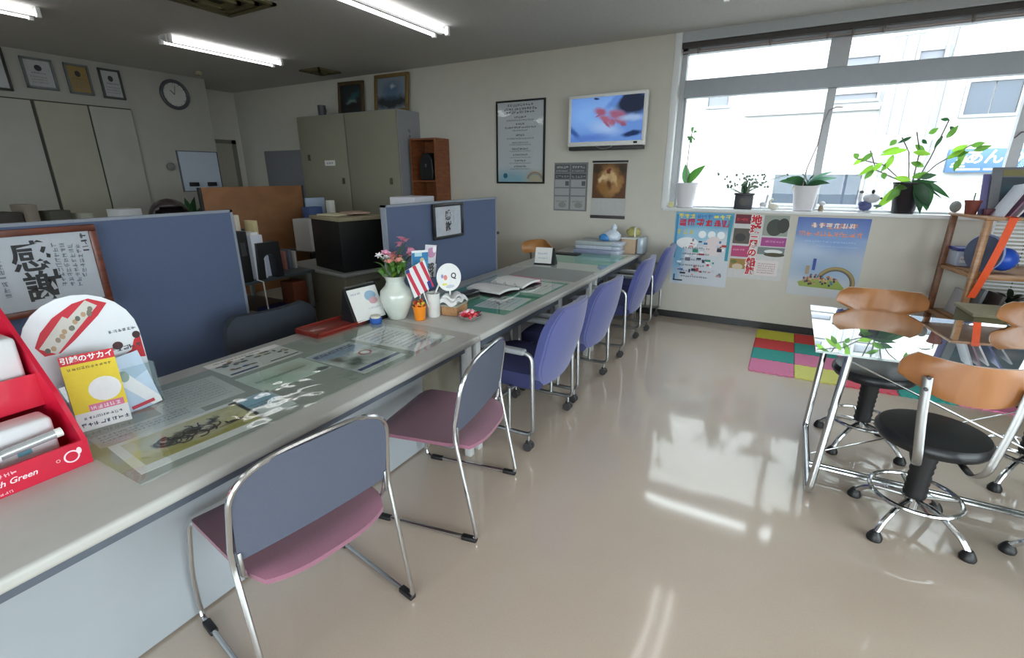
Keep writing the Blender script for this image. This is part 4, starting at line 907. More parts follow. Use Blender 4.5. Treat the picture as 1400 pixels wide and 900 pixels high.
t = thing('wire_grille', 'white wire grille standing behind the rack at the right edge', 'grille', (1.86, 5.29, 0), 0)
b = MB(); b.rbox(-.42, -.405, -.01, .01, .2, 1.16, .002); b.rbox(.405, .42, -.01, .01, .0, 1.16, .002); b.rbox(-.42, .42, -.01, .01, .19, .205, .002); b.rbox(-.42, .42, -.01, .01, 1.145, 1.16, .002)
obj('frame', b, GRD, t)
for k in range(31): obj('slat', MB().box(-.405, .405, -.006, .004, .22+.030*k, .235+.030*k), GRD, t, smooth=0)
for x in (-.2, 0, .2): obj('upright_wire', MB().box(x-.003, x+.003, .004, .009, .2, 1.15), mat('grille_dark', (70, 76, 84), .5), t, smooth=0)
for i, (x, y, c, h_, lb) in enumerate(((.08, .30, (196, 198, 204), .2, 'white folder standing on the lower rack shelf'), (.13, .22, (120, 124, 132), .24, 'grey folder standing on the lower rack shelf'), (.20, .12, (84, 78, 74), .22, 'dark brown folder standing on the lower rack shelf'))):
    t = thing('folder', lb, 'folder', rack_local(x, y, .427), rot=(0, R(10), R(11)))
    obj('cover', MB().rbox(-.012, .012, -.1, .1, 0, h_, .003), K(c), t)
t = thing('paper_roll', 'white roll lying on the lower rack shelf', 'roll', rack_local(.22, .03, .427), 15)
obj('roll', MB().tube([(-.04, -.05, .03), (.05, .04, .03)], .03, 14), PAPER, t)
t = thing('soft_toy', 'grey and white round soft toy on the lower rack shelf', 'toy', rack_local(.42, .08, .427), 0)
obj('body', MB().ball((0, 0, .075), .085, 16, 10, sz=.88), mat('toy_grey', (140, 142, 150), .9, noise=.1), t); obj('patch', MB().ball((-.03, -.05, .085), .045, 12, 8), mat('toy_white', (214, 214, 218), .9), t)
t = thing('potted_plant', 'dark leafy plant in front of the wire grille', 'plant', rack_local(.42, .30, .427), 0)
obj('pot', MB().lathe([(.05, 0), (.065, .1), (.06, .1)], 14), BLK, t)
lm = [leaf_mb(.2, .035, .5).v, None]
b0 = obj('leaf', leaf_mb(.22, .04, .6), mat('leaf_blackgreen', (34, 48, 36), .5, noise=.1), t, loc=(0, 0, .1), rot=(0, R(-20), 0))
for i in range(1, 11):
    c = b0.copy(); COL.objects.link(c); c.parent = t; c.rotation_euler = (0, R(-25-25*random.random()), R(36*i+10*random.random())); c.scale = (1, 1, 1)
# ================================================================== THINGS ON THE COUNTER
DT = .7105
# under-mat sheets, flyers and clear mats
def flat(name, label, cat, x, y, lx, ly, m_, rz=0, z=DT, th=.0012, group=None, ink=None, pic=None):
    t = thing(name, label, cat, (x, y, z), rz, group)
    if pic: obj('sheet', MB().prism([(-ly/2, -lx/2), (ly/2, -lx/2), (ly/2, lx/2), (-ly/2, lx/2)], th, M=RZ(90) @ RX(-90) @ T(0, -th, 0)), pic, t, smooth=0)
    else: obj('sheet', MB().box(-lx/2, lx/2, -ly/2, ly/2, 0, th), m_, t, smooth=0)
    if ink: ink.done('print', t, M=RZ(90) @ RX(-90) @ T(0, -th-.0003, 0))
    return t
flat('desk_underlay', 'grey-green underlay sheet beneath the clear mat on the near desk', 'sheet', -1.735, 1.165, .65, 1.38, mat('underlay_grey', (158, 164, 158), .7, noise=.04), z=DT-.0004, th=.0012)
FZ = DT+.0012
fa = flat('flyer', 'cream sheet with a black brushwork animal picture under the clear mat', 'flyer', -1.565, .70, .25, .38, mat('sheet_white', (232, 234, 236), .7), -5, FZ)
obj('picture', MB().prism([(-.165, -.085), (.175, -.085), (.175, .10), (-.165, .10)], .0004, M=RZ(90) @ RX(-90) @ T(0, -.0017, 0)), picture('flyer_animal', (196, 190, 140), [(.3, .7, .4, .3, 0, (206, 206, 186), .5), (.6, .12, .6, .16, 0, (164, 158, 66), .5), (.5, .45, .2, .3, 20, (196, 190, 170), .4), (.52, .52, .10, .2, 20, (40, 30, 30), .3), (.33, .5, .05, .18, -20, (50, 46, 40), .4), (.68, .6, .05, .2, -20, (56, 50, 44), .4), (.6, .5, .04, .1, 0, (216, 214, 196), .4), (.2, .5, .05, .1, 20, (96, 90, 70), .4), (.8, .3, .12, .04, 10, (70, 60, 36), .4)], warp=.12, wscale=14), fa, smooth=0)
k = Ink(); rd = random.Random(9)
for q in range(20): k.ring(rd.uniform(-.09, .07), rd.uniform(-.03, .05), .02, .024+.004*rd.random(), rd.uniform(0, 360), rd.uniform(360, 480), (40, 34, 32), 2, 8)
k.done('print', fa, M=RZ(90) @ RX(-90) @ T(0, -.0021, 0))
def lines(w_, h_, n, seed, rgb=(96, 104, 116), sz=.012):
    k = Ink()
    for i in range(n): k.glyphs(-w_/2+.015, h_/2-.03-i*(h_-.04)/n, sz, int((w_-.04)/(sz*1.12)), rgb, seed=seed+i)
    return k
flat('flyer', 'pale printed sheet behind the animal picture under the clear mat', 'flyer', -1.86, .855, .27, .26, mat('sheet_pale', (206, 212, 210), .7), -6, FZ, ink=lines(.26, .27, 9, 3, (150, 158, 160)))
flat('flyer', 'white lined sheet left of the light blue picture under the clear mat', 'flyer', -1.75, .66, .10, .30, mat('sheet_pale2', (200, 208, 212), .7), -5, FZ-.0005, ink=lines(.3, .1, 3, 9, (120, 134, 146)))
flat('flyer', 'white sheet with light blue picture right of the animal picture', 'flyer', -1.56, .935, .20, .15, None, -6, FZ, pic=picture('flyer_blue', (222, 230, 234), [(.5, .72, .48, .28, 0, (140, 186, 212), .3)]), ink=lines(.13, .08, 2, 30))
k = Ink(); rd = random.Random(3)
for i in range(26): k.ell(rd.uniform(-.15, .15), rd.uniform(-.05, .06), rd.uniform(.006, .02), rd.uniform(.006, .012), rd.choice(((70, 100, 150), (120, 100, 70), (84, 110, 84), (150, 130, 90), (110, 84, 84), (70, 80, 110))), 2, 10)
k.rect(-.16, -.1, .12, .016, (50, 56, 96), 2); k.glyphs(-.14, .075, .014, 14, (80, 84, 80), 2, seed=4); k.rect(.02, -.095, .14, .01, (50, 56, 80), 2)
flat('flyer', 'flyer with many small food pictures at the back of the near desk', 'flyer', -2.0, 1.20, .22, .34, PAPER, -2, FZ, ink=k)
flat('flyer', 'pale green map sheet under the glossy mat in the middle of the near desk', 'flyer', -1.74, 1.16, .22, .30, None, -3, FZ, pic=picture('flyer_map', (212, 228, 218), [(.3, .4, .2, .3, 20, (176, 206, 188), .6), (.7, .6, .2, .2, 0, (190, 196, 180), .6), (.9, .1, .1, .1, 0, (70, 80, 84), .4)], warp=.1), ink=lines(.28, .06, 2, 60, (120, 140, 134)))
k = Ink(); k.rect(-.12, -.155, .25, .024, (48, 66, 128), 2); k.rect(-.12, .12, .22, .03, (96, 110, 150), 2); k.glyphs(-.1, .124, .02, 9, (190, 196, 206), 3, seed=8); k.ring(.055, .0, .022, .032, 0, 360, (190, 90, 96), 2); k.rect(.035, -.006, .04, .012, (236, 236, 236), 3)
flat('flyer', 'blue-edged flyer with a red ring emblem on the near desk', 'flyer', -1.63, 1.45, .37, .26, None, 0, FZ, pic=picture('flyer_mountain', (216, 224, 224), [(.5, .8, .6, .15, 0, (150, 172, 200), .4), (.3, .35, .25, .12, 20, (96, 108, 104), .5), (.2, .6, .12, .1, 0, (110, 100, 96), .5), (.7, .3, .2, .1, 0, (190, 196, 190), .5)], warp=.1), ink=k)
flat('flyer', 'white printed sheet at the right end of the clear mat', 'flyer', -1.64, 1.745, .40, .25, mat('sheet_white', (232, 234, 236), .6), 3, FZ, ink=lines(.24, .38, 10, 40, (110, 116, 150), .015))
flat('desk_mat', 'large clear glossy desk mat covering the flyers on the near desk', 'mat', -1.72, 1.18, .66, 1.42, glass('clear_mat', (253, 255, 254), 1.05, .04, .03, bump=.5, bscale=7), 0, FZ+.003, .0015)
# far mats with green felt
GREEN = mat('green_felt', (66, 158, 130), .9, noise=.06, scale=60)
flat('green_mat', 'green felt sheet under glass, nearest of the two green areas on the counter', 'mat', -1.70, 2.86, .64, .98, GREEN, z=DT)
for i, (x, y, lx, ly, rz, lb) in enumerate(((-1.53, 2.62, .26, .32, 4, 'printed white sheet on the near half of the green mat'), (-1.88, 2.60, .24, .26, -3, 'pale sheet behind the printed one on the green mat'), (-1.54, 3.12, .28, .36, 0, 'white sheet with red print on the far half of the green mat'), (-1.88, 3.14, .26, .36, 0, 'white sheet at the back of the green mat'))):
    k = lines(ly, lx, 6, i*11+4, (150, 140, 140), .014)
    if i in (0, 2): 
        for q in range(9): k.rect(random.uniform(-.1, .08), random.uniform(-.08, .06), .03, .012, random.choice(((190, 90, 100), (90, 120, 90), (120, 120, 130))), 2)
    flat('paper_sheet', lb, 'paper', x, y, lx, ly, mat('sheet_white', (232, 234, 236), .6), rz, DT+.0013, ink=k)
flat('glass_sheet', 'clear sheet over the nearer green mat on the counter', 'mat', -1.70, 2.86, .66, 1.0, glass('clear_mat2', (252, 255, 254), 1.1, .03, .03), 0, DT+.004, .002)
flat('grey_sheet', 'grey sheet under glass between the two green areas of the counter', 'mat', -1.66, 3.66, .6, .46, mat('underlay_grey2', (150, 154, 152), .6, noise=.04), 0, DT)
flat('green_mat', 'green felt sheet under glass in front of the stacked papers at the far end', 'mat', -1.68, 4.52, .64, .62, GREEN, 0, DT)
flat('glass_sheet', 'clear sheet over the far green mat on the counter', 'mat', -1.68, 4.36, .68, .94, glass('clear_mat2', (252, 255, 254), 1.1, .03, .03), 0, DT+.003, .002)

# ---- red display box (faces the visitors, +X)
RED = mat('display_red', (206, 22, 58), .4, noise=.03, coat=.3)
rb = thing('display_box', 'red cardboard counter display at the left edge with white packages', 'box', (-1.66, .20, DT), 0)
prof = [(0, 0), (.005, .075), (-.10, .20), (-.40, .45), (-.43, .45), (-.43, 0)]
for y in (.255, -.30):
    b = MB(); n = len(prof); b.add([(x, y, z) for x, z in prof]+[(x, y+.012, z) for x, z in prof], [tuple(range(n)), tuple(range(2*n-1, n-1, -1))]+[(i, i+n, (i+1) % n+n, (i+1) % n) for i in range(n)])
    obj('side_panel', b, RED, rb, smooth=0)
obj('front_lip', MB().box(-.004, .004, -.30, .267, 0, .075), RED, rb, smooth=0); obj('back_panel', MB().box(-.435, -.43, -.30, .267, 0, .45), RED, rb, smooth=0)
obj('floor_panel', MB().box(-.43, 0, -.29, .255, .001, .008), RED, rb, smooth=0)
obj('upper_front', MB().box(-.20, -.195, -.29, .255, .14, .24), RED, rb, smooth=0); obj('upper_shelf', MB().box(-.43, -.197, -.29, .255, .165, .173), RED, rb, smooth=0)
k = Ink(); k.glyphs(-.1, .052, .012, 16, (240, 190, 200), seed=2); k.glyphs(-.1, .006, .008, 22, (240, 190, 200), seed=5)
k.ring(.225, .04, .014, .018, 0, 360, (245, 220, 226)); k.ell(.243, .05, .006, .01, (245, 220, 226))
o = k.done('small_print', rb, loc=(.0045, 0, 0), rot=(0, 0, R(90)))
text('North Green', .022, (248, 226, 230), rb, T(.0055, 0, 0) @ RZ(90) @ T(.09, 0, .036), shear=.3, bold=.0003)
text('○', .012, (248, 226, 230), rb, T(.0055, 0, 0) @ RZ(90) @ T(.195, 0, .04))
WPK = mat('package_white', (222, 224, 228), .4, noise=.02)
for x, y, z, sx, sy, sz, lb in ((-1.775, .22, DT+.009, .085, .42, .135, 'white package in the lower tray of the red display'), (-1.935, .22, DT+.174, .10, .45, .175, 'white package in the upper tray of the red display')):
    t = thing('white_package', lb, 'package', (x, y, z), 0, 'white packages in the red display')
    obj('carton', MB().rbox(-sx/2, sx/2, -sy/2, sy/2, 0, sz, .012, 3), WPK, t)
    k = Ink(); k.rect(.12, .05, .03, .03, (110, 170, 190)); k.done('label', t, loc=(sx/2+.0004, 0, 0), rot=(0, 0, R(90)))
t = thing('white_tube', 'white tube with a clear end lying across the front of the red display', 'tube', (-1.69, .25, DT+.095), rot=(R(-86), 0, 0))
obj('barrel', MB().tube([(0, 0, -.16), (0, 0, .05)], .016, 14), WPK, t); obj('clear_end', MB().tube([(0, 0, .05), (0, 0, .165)], .012, 14), mat('tube_silver', (190, 196, 200), .2, .4), t); obj('cap', MB().tube([(0, 0, .165), (0, 0, .18)], .013, 12), WHT, t)

# ---- arch-topped board with red swoosh
bd = thing('display_board', 'white round-topped cardboard display with a red sweep behind the yellow brochure', 'display', (-1.965, .625, DT), rot=(R(-7), 0, R(84)))
pl = [(-.15, 0), (.155, 0), (.158, .2)]
for k_ in range(0, 13):
    a = R(0+180*k_/12); pl.append((.004+.154*math.cos(a), .265+.155*math.sin(a)))
pl.append((-.15, .2))
obj('board', MB().prism(pl, .006), mat('board_white', (226, 230, 236), .4, noise=.01), bd, smooth=0)
k = Ink()
bm_ = lambda pts: [((x-350)*.00064, .42-(y-80)*.00066) for x, y in pts]
k.poly(bm_([(165, 300), (200, 235), (260, 175), (350, 122), (420, 108), (490, 145), (440, 200), (320, 300), (250, 350), (190, 350)]), (198, 38, 56), 1)
k.poly(bm_([(178, 310), (300, 175), (318, 190), (405, 114), (448, 150), (330, 262), (238, 352)]), (206, 204, 198), 2)
for q in range(14): 
    x_, y_ = 205+q*16, 310-q*13; k.ell(*bm_([(x_+rd.uniform(0, 26), y_+rd.uniform(0, 26))])[0], .007, .009, rd.choice(((150, 136, 120), (120, 116, 104), (180, 150, 120), (96, 96, 88))), 3, 8)
k.poly([(.0, .12), (.05, .15), (.11, .175), (.155, .165), (.155, .25), (.135, .235), (.12, .2), (.06, .17), (.0, .15)], (200, 34, 48), 1)
k.ell(.145, .25, .012, .013, (60, 30, 36), 2); k.ell(.085, .225, .015, .014, (80, 40, 44), 2); k.glyphs(.04, .205, .017, 6, (60, 56, 62), 2, seed=3); k.glyphs(.07, .27, .012, 6, (90, 96, 110), 2, seed=6)
k.done('print', bd, loc=(0, -.0008, 0))
obj('pocket', MB().rbox(-.13, .16, -.05, -.047, .0, .15, .001).box(.157, .16, -.05, 0, 0, .15), glass('acrylic', (240, 246, 248), 1.4, 0, .05), bd)
# brochures
br = thing('brochure', 'yellow brochure with a red title band standing before the round-topped display', 'brochure', (-1.865, .585, DT+.002), rot=(R(-9), R(0), R(74)))
obj('sheets', MB().box(-.068, .068, 0, .006, 0, .25), PAPER, br, smooth=0)
k = Ink(); k.rect(-.068, .055, .136, .165, (232, 206, 48)); k.rect(-.068, .22, .136, .03, (206, 36, 52)); k.rect(-.068, 0, .136, .06, (228, 228, 230), 2)
k.glyphs(-.055, .2, .010, 10, (120, 100, 40), 2, seed=3); k.ell(.022, .125, .042, .04, (232, 232, 234), 2); k.rect(-.03, .06, .09, .022, (220, 120, 150), 3); k.glyphs(-.025, .063, .014, 5, (236, 220, 226), 4, seed=8); k.glyphs(-.06, .012, .014, 8, (50, 60, 90), 3, seed=9); k.glyphs(-.05, .036, .01, 9, (90, 90, 100), 3, seed=19)
k.done('print', br, loc=(0, -.0008, 0))
text('引越のサカイ', .022, (250, 250, 250), br, T(0, -.0022, .235), bold=.0006)
lf = thing('leaflet', 'pale blue and white leaflet with a red line, right of the yellow brochure', 'leaflet', (-1.90, .71, DT+.002), rot=(R(-10), R(-8), R(84)))
obj('sheet', MB().box(-.06, .06, 0, .003, 0, .20), mat('leaflet_blue', (186, 206, 228), .4), lf, smooth=0)
k = Ink(); k.poly([(-.06, .20), (-.03, .2), (.06, .02), (.06, 0), (.03, 0), (-.06, .16)], (232, 234, 238)); k.rect(-.03, .01, .07, .012, (196, 60, 76), 2); k.ell(-.01, .13, .015, .02, (150, 170, 160), 2); k.done('print', lf, loc=(0, -.0008, 0))

# ---- group by the vase
t = thing('pen_tray', 'dark red lacquer tray behind the clear mat', 'tray', (-2.065, 1.69, DT), rot=(0, 0, R(-3)))
LAC = mat('red_lacquer', (130, 40, 32), .3, noise=.05, coat=.4)
obj('base', MB().rbox(-.095, .095, -.155, .155, 0, .022, .005), LAC, t)
for q in ((-.095, -.085, -.155, .155), (.085, .095, -.155, .155), (-.095, .095, -.155, -.145), (-.095, .095, .145, .155)): obj('rim', MB().box(q[0], q[1], q[2], q[3], .01, .028), LAC, t, smooth=0)
t = thing('tent_calendar', 'desk calendar with white page on a black stand, left of the vase', 'calendar', (-1.955, 1.885, DT), rot=(0, 0, R(86)))
obj('stand', MB().add([(-.115, 0, 0), (.115, 0, 0), (.115, .13, 0), (-.115, .13, 0), (-.115, .085, .2), (.115, .085, .2)], [(0, 1, 5, 4), (1, 2, 5), (2, 3, 4, 5), (3, 0, 4), (0, 3, 2, 1)]), BLK, t, smooth=0)
pg = obj('page', MB().box(-.10, .10, -.003, 0, .0, .185), PAPER, t, smooth=0, loc=(0, .004, .02), rot=(R(-23), 0, 0))
k = Ink(); k.ell(.04, .13, .04, .03, (150, 180, 205)); k.ell(.05, .1, .03, .02, (206, 160, 170), 2); k.glyphs(-.085, .15, .012, 5, (150, 160, 180), seed=3); k.glyphs(0, .055, .01, 8, (170, 180, 196), seed=4)
k.done('print', pg, loc=(0, -.0035, 0))
obj('ring_binding', MB().tube([(-.1, .085, .205), (.1, .085, .205)], .006, 6), SATIN, t)
t = thing('tape_pot', 'small round pot with blue band and white lid in front of the vase', 'pot', (-1.93, 1.885, DT))
obj('body', MB().lathe([(.03, 0), (.033, .004), (.033, .03), (.03, .032)], 18), mat('blue_band', (54, 98, 180), .4), t); obj('lid', MB().lathe([(.027, .032), (.027, .044), (.0001, .046)], 18), mat('cream_lid', (214, 210, 196), .5), t)
vs = thing('vase', 'white pearly flower vase on the counter', 'vase', (-1.89, 2.02, DT))
obj('body', MB().lathe([(r_*.96, z_*.93) for r_, z_ in [(.045, 0), (.05, .004), (.062, .03), (.088, .09), (.098, .14), (.09, .18), (.062, .21), (.052, .235), (.062, .262), (.074, .272), (.068, .272), (.048, .24), (.05, .2), (.0001, .19)]], 32), mat('pearl_glaze', (208, 214, 206), .25, noise=.04, scale=18, coat=.6), vs)
bq = thing('flower_bouquet', 'pink and white flowers with green leaves standing in the vase', 'flowers', (-1.89, 2.02, DT+.243))
PK = [mat('petal_pink', (222, 150, 178), .6, noise=.08), mat('petal_salmon', (226, 150, 140), .6, noise=.08), mat('petal_white', (228, 222, 226), .6, noise=.04)]
fl = leaf_mb(.10, .022, .9, .1)
lb0 = obj('leaf', fl, LG3, bq, loc=(0, 0, .0), rot=(0, R(-60), 0)); lb1 = obj('leaf', leaf_mb(.12, .028, .7, .1), mat('leaf_mid', (86, 130, 56), .5, noise=.12), bq, loc=(0, 0, .01), rot=(0, R(-70), R(20)))
rd = random.Random(5)
for i in range(44):
    c = (lb0, lb1)[i % 2].copy(); COL.objects.link(c); c.parent = bq; c.location = (rd.uniform(-.035, .035), rd.uniform(-.05, .05), rd.uniform(-.01, .05)); c.rotation_euler = (rd.uniform(-.4, .4), R(-35-50*rd.random()), R(rd.uniform(0, 360)))
def flower_mb(n, L, W):
    b = MB()
    for k_ in range(n):
        q = leaf_mb(L, W, .5, .3, 4); b.add(q.v, q.f, 0, RZ(360*k_/n) @ RY(-38)); 
        q2 = leaf_mb(L*.7, W*.8, .4, .3, 4); b.add(q2.v, q2.f, 0, RZ(360*k_/n+30) @ RY(-62))
    return b
fm_ = [obj('bloom', flower_mb(6, .040, .032), PK[0], bq, loc=(0, .06, .17)), obj('bloom', flower_mb(6, .036, .026), PK[1], bq, loc=(-.01, .02, .10)), obj('bloom', flower_mb(6, .03, .012), PK[2], bq, loc=(.0, -.08, .11))]
FP_ = [(0, .075, .195, 0), (.01, .10, .185, 0), (-.02, .09, .16, 0), (.02, .13, .115, 0), (.0, .15, .10, 0), (.03, .12, .09, 0), (0, .14, .13, 0), (.02, -.02, .10, 1), (-.02, .03, .115, 1), (.03, .01, .085, 1), (.0, .05, .1, 1), (.02, -.045, .115, 1), (.0, -.06, .13, 0), (.03, -.09, .12, 2), (.0, -.11, .13, 2), (.03, .04, .07, 2), (.03, -.07, .09, 1)]
for x, y, z, k_ in FP_:
    c = fm_[k_].copy(); COL.objects.link(c); c.parent = bq; c.location = (x, y, z); c.rotation_euler = (rd.uniform(-.7, .7), rd.uniform(-.2, .9), rd.uniform(0, 6)); 
    obj('stem', MB().tube([(0, 0, -.05), (x*.4, y*.4, z*.5), (x, y, z)], .0022, 5), LG2, bq)
t = thing('orange_pot', 'small orange pot full of orange and green beads beside the vase', 'pot', (-1.755, 2.055, DT))
obj('pot', MB().lathe([(.026, 0), (.030, .004), (.037, .075), (.040, .078), (.040, .084), (.034, .084), (.034, .07), (.0001, .07)], 22), mat('pot_orange', (240, 140, 30), .4, noise=.03), t)
bd0 = [obj('bead', MB().ball((0, 0, 0), .009, 8, 5), mat(nm, c_, .4), t, loc=(0, 0, .09)) for nm, c_ in (('bead_orange', (226, 110, 40)), ('bead_yellow', (220, 180, 50)), ('bead_green', (96, 92, 40)), ('bead_red', (180, 50, 36)))]
for i in range(40):
    a = rd.uniform(0, 6.28); r_ = .032*rd.random()**.5; c = bd0[i % 4].copy(); COL.objects.link(c); c.parent = t; c.location = (r_*math.cos(a), r_*math.sin(a), .088+.035*(1-(r_/.034)**2)*rd.random())
t = thing('white_cup', 'white ceramic cup holding small flags, right of the orange pot', 'cup', (-1.735, 2.155, DT))
obj('cup', MB().lathe([(.036, 0), (.040, .01), (.040, .125), (.043, .14), (.038, .14), (.036, .02)], 22), mat('cup_white', (214, 214, 212), .35, coat=.3), t)
# paper flags and fans standing in the cup
def stickflag(name, label, cat, x, y, z, w_, h_, m_, ry, rz, ink, L=.25, tilt=0, rnd=False, group='little paper flags and fans in the white cup'):
    t = thing(name, label, cat, (x, y, z), rot=(R(tilt), R(ry), R(rz)), group=None)
    obj('stick', MB().tube([(0, 0, -.10), (0, 0, L)], .003, 6), WHT, t)
    if rnd: obj('paper', MB().lathe([(.0001, 0), (w_, 0), (w_, .003), (.0001, .003)], 28, M=T(0, -.004, h_) @ RX(90)), m_, t)
    else: obj('paper', MB().box(-w_/2, w_/2, -.004, -.002, L-h_, L), m_, t, smooth=0)
    if ink: ink.done('print', t, loc=(0, -.0075 if rnd else -.0045, 0))
    return t
k = Ink(); k.rect(-.055, .07, .11, .13, (232, 232, 236))
for i in range(3): k.poly([(-.055+.04*i, .20), (-.038+.04*i, .20), (-.02+.04*i, .07), (-.037+.04*i, .07)], (200, 56, 78), 2)
k.rect(.03, .07, .02, .035, (44, 60, 130), 3); k.rect(-.055, .185, .02, .015, (50, 70, 140), 3); k.rect(-.05, .0, .0001, .0001, (200, 56, 78))
fl_ = stickflag('paper_flag', 'red and white striped paper flag leaning between vase and round fan', 'flag', -1.74, 2.115, DT+.12, .11, .13, PAPER, -18, 78, k, .20); fl_.scale = (1.3, 1, 1.3); fl_.location.z -= .05
k = Ink(); k.rect(-.045, .20, .09, .05, (54, 126, 176)); k.rect(-.045, .14, .09, .06, (76, 150, 196), 1); k.rect(-.03, .23, .04, .02, (180, 210, 220), 2); k.ell(.01, .21, .012, .012, (200, 190, 150), 3); k.rect(-.045, .25, .09, .012, (230, 234, 238), 2)
fl_ = stickflag('paper_fan', 'blue and white paper fan behind the striped flag', 'fan', -1.80, 2.12, DT+.11, .09, .125, PAPER, 3, 76, k, .262); fl_.scale = (1.25, 1, 1.05)
k = Ink(); k.rect(-.042, .15, .084, .11, (206, 206, 214)); k.ell(-.0, .215, .03, .03, (190, 140, 176), 2); k.ell(.02, .235, .012, .02, (236, 232, 238), 3); k.rect(.034, .15, .008, .11, (60, 60, 66), 3)
fcd = stickflag('calligraphy_card', 'tall card with pink flowers and black brush writing behind the cup', 'card', -1.83, 2.235, DT+.14, .084, .19, mat('card_white', (226, 226, 228), .5), 8, 70, k, .26)
text('感', .055, (30, 32, 38), fcd, T(.0, -.006, .125), bold=.001); text('謝', .045, (30, 32, 38), fcd, T(.004, -.006, .082), bold=.001)
k = Ink(); k.ell(-.025, -.0, .012, .016, (226, 140, 130), 2); k.ell(-.045, .01, .008, .012, (150, 150, 196), 2); k.ell(0, -.055, .03, .01, (196, 200, 210), 2); k.rect(-.05, -.045, .03, .012, (230, 220, 110), 3)
fn = thing('round_fan', 'round white paper fan with a dark ring mark, right of the flags', 'fan', (-1.70, 2.27, DT+.215), rot=(R(-8), 0, R(66)))
obj('disc', MB().lathe([(.0001, 0), (.082, 0), (.082, .003), (.0001, .003)], 32, M=RX(90)), mat('fan_white', (232, 232, 232), .5), fn)
k.done('print', fn, loc=(0, -.0035, 0)); text('Q', .045, (40, 46, 60), fn, T(.03, -.0052, .005), bold=.0012)
obj('handle', MB().tube([(-.01, .002, -.19), (0, .002, -.07)], .005, 6), WHT, fn)
t = thing('white_stick', 'white paper stick leaning up to the right above the flags', 'stick', (-1.74, 2.16, DT+.10), rot=(R(-34), R(8), 0))
obj('tube', MB().tube([(0, 0, 0), (0, 0, .23)], .0075, 10), WHT, t); obj('shade_strip', MB().box(.006, .009, -.004, .004, .05, .22), mat('strip_dark', (60, 66, 76), .5), t, smooth=0)
t = thing('basket_box', 'tan woven box beside the white cup', 'basket', (-1.665, 2.265, DT), 10)
WV = mat('woven_tan', (176, 132, 92), .8, noise=.2, scale=60, bump=.5)
obj('body', MB().rbox(-.055, .055, -.075, .075, 0, .06, .012, 3), WV, t); obj('rim', MB().rbox(-.058, .058, -.078, .078, .055, .068, .005), mat('rim_grey', (150, 150, 138), .6), t)
t = thing('white_cloth', 'folded white cloth lying on the tan woven box', 'cloth', (-1.665, 2.265, DT+.0685), 10)
obj('cloth', slab(lambda u, v: (-.055+.11*u, -.08+.16*v, .025+.012*math.sin(7*u+3*v)+.010*math.sin(11*v)), 12, 14, .022), mat('cloth_white', (222, 222, 222), .9, noise=.03), t); obj('fold', slab(lambda u, v: (-.04+.08*u, -.07+.12*v, .047+.010*math.sin(6*u+5*v)), 8, 8, .014), mat('cloth_white', (222, 222, 222), .9), t)
t = thing('candy_dish', 'small dish of wrapped red and white candies in front of the woven box', 'dish', (-1.50, 2.19, DT))
obj('dish', MB().lathe([(.03, 0), (.034, .004), (.07, .032), (.067, .034), (.03, .008), (.0001, .007)], 20), mat('dish_grey', (140, 132, 128), .3), t)
for i in range(34):
    a = 6.28*i/9+rd.random(); r_ = .055*rd.random()**.6; c_ = rd.choice((('candy_red', (196, 50, 62)), ('candy_white', (232, 222, 224)), ('candy_pink', (226, 130, 146)), ('candy_dark', (92, 40, 48))))
    cd = thing('candy', '%s wrapped candy heaped in the small dish' % {'candy_red': 'red', 'candy_white': 'white', 'candy_pink': 'pink', 'candy_dark': 'dark'}[c_[0]], 'candy', (-1.50+r_*math.cos(a), 2.19+r_*math.sin(a), DT+.022+.05*max(0, 1-r_/.06)*rd.random()+.006), rd.uniform(0, 360), 'wrapped %s candies in the dish' % c_[0][6:], None)
    m_ = mat(c_[0], c_[1], .25, coat=.5); obj('sweet', MB().ball((0, 0, 0), .0115, 8, 5, sx=1.3), m_, cd); obj('wrapper_end', MB().lathe([(.002, .009), (.009, .02)], 6, M=RY(90)).lathe([(.002, .009), (.009, .02)], 6, M=RY(-90)), m_, cd)
t = thing('glasses_case', 'black glasses case on the green mat beside the white cloth', 'case', (-1.80, 2.62, DT+.007), 80)
obj('case', MB().rbox(-.085, .085, -.032, .032, 0, .042, .016, 3), mat('case_black', (22, 22, 24), .3, coat=.3), t)
# open ring binder and papers
t = thing('ring_binder', 'open ring binder with white pages on the middle of the counter', 'binder', (-1.73, 2.98, DT+.007), -6)
obj('cover', MB().rbox(-.15, .15, -.27, .27, 0, .004, .001), mat('binder_black', (40, 40, 44), .5), t)
for s in (-1, 1):
    obj('pages', slab(lambda u, v, s=s: (-.145+.29*u, s*(.02+.235*v), .022+.018*math.sin(PI*v*.8)), 2, 8, .016), PAPER, t)
obj('ring_bar', MB().rbox(-.12, .12, -.012, .012, .004, .016, .003), mat('ring_dark', (60, 60, 64), .3, .7), t)
for x in (-.09, 0, .09): obj('ring', MB().tube([(x, .018*math.cos(a), .018+.022*math.sin(a)) for a in [2*PI*k_/12 for k_ in range(12)]], .0018, 5, closed=True), SATIN, t)
obj('index_tab', MB().box(-.12, .13, .250, .295, .006, .030), mat('tab_pink', (196, 110, 140), .5), t, smooth=0)
t = thing('tent_calendar', 'small white tent calendar on a black stand before the orange wooden chair', 'calendar', (-1.90, 4.00, DT), rot=(0, 0, R(8)))
obj('stand', MB().add([(-.10, 0, 0), (.10, 0, 0), (.10, .10, 0), (-.10, .10, 0), (-.085, .05, .15), (.085, .05, .15)], [(0, 1, 5, 4), (1, 2, 5), (2, 3, 4, 5), (3, 0, 4), (0, 3, 2, 1)]), BLK, t, smooth=0)
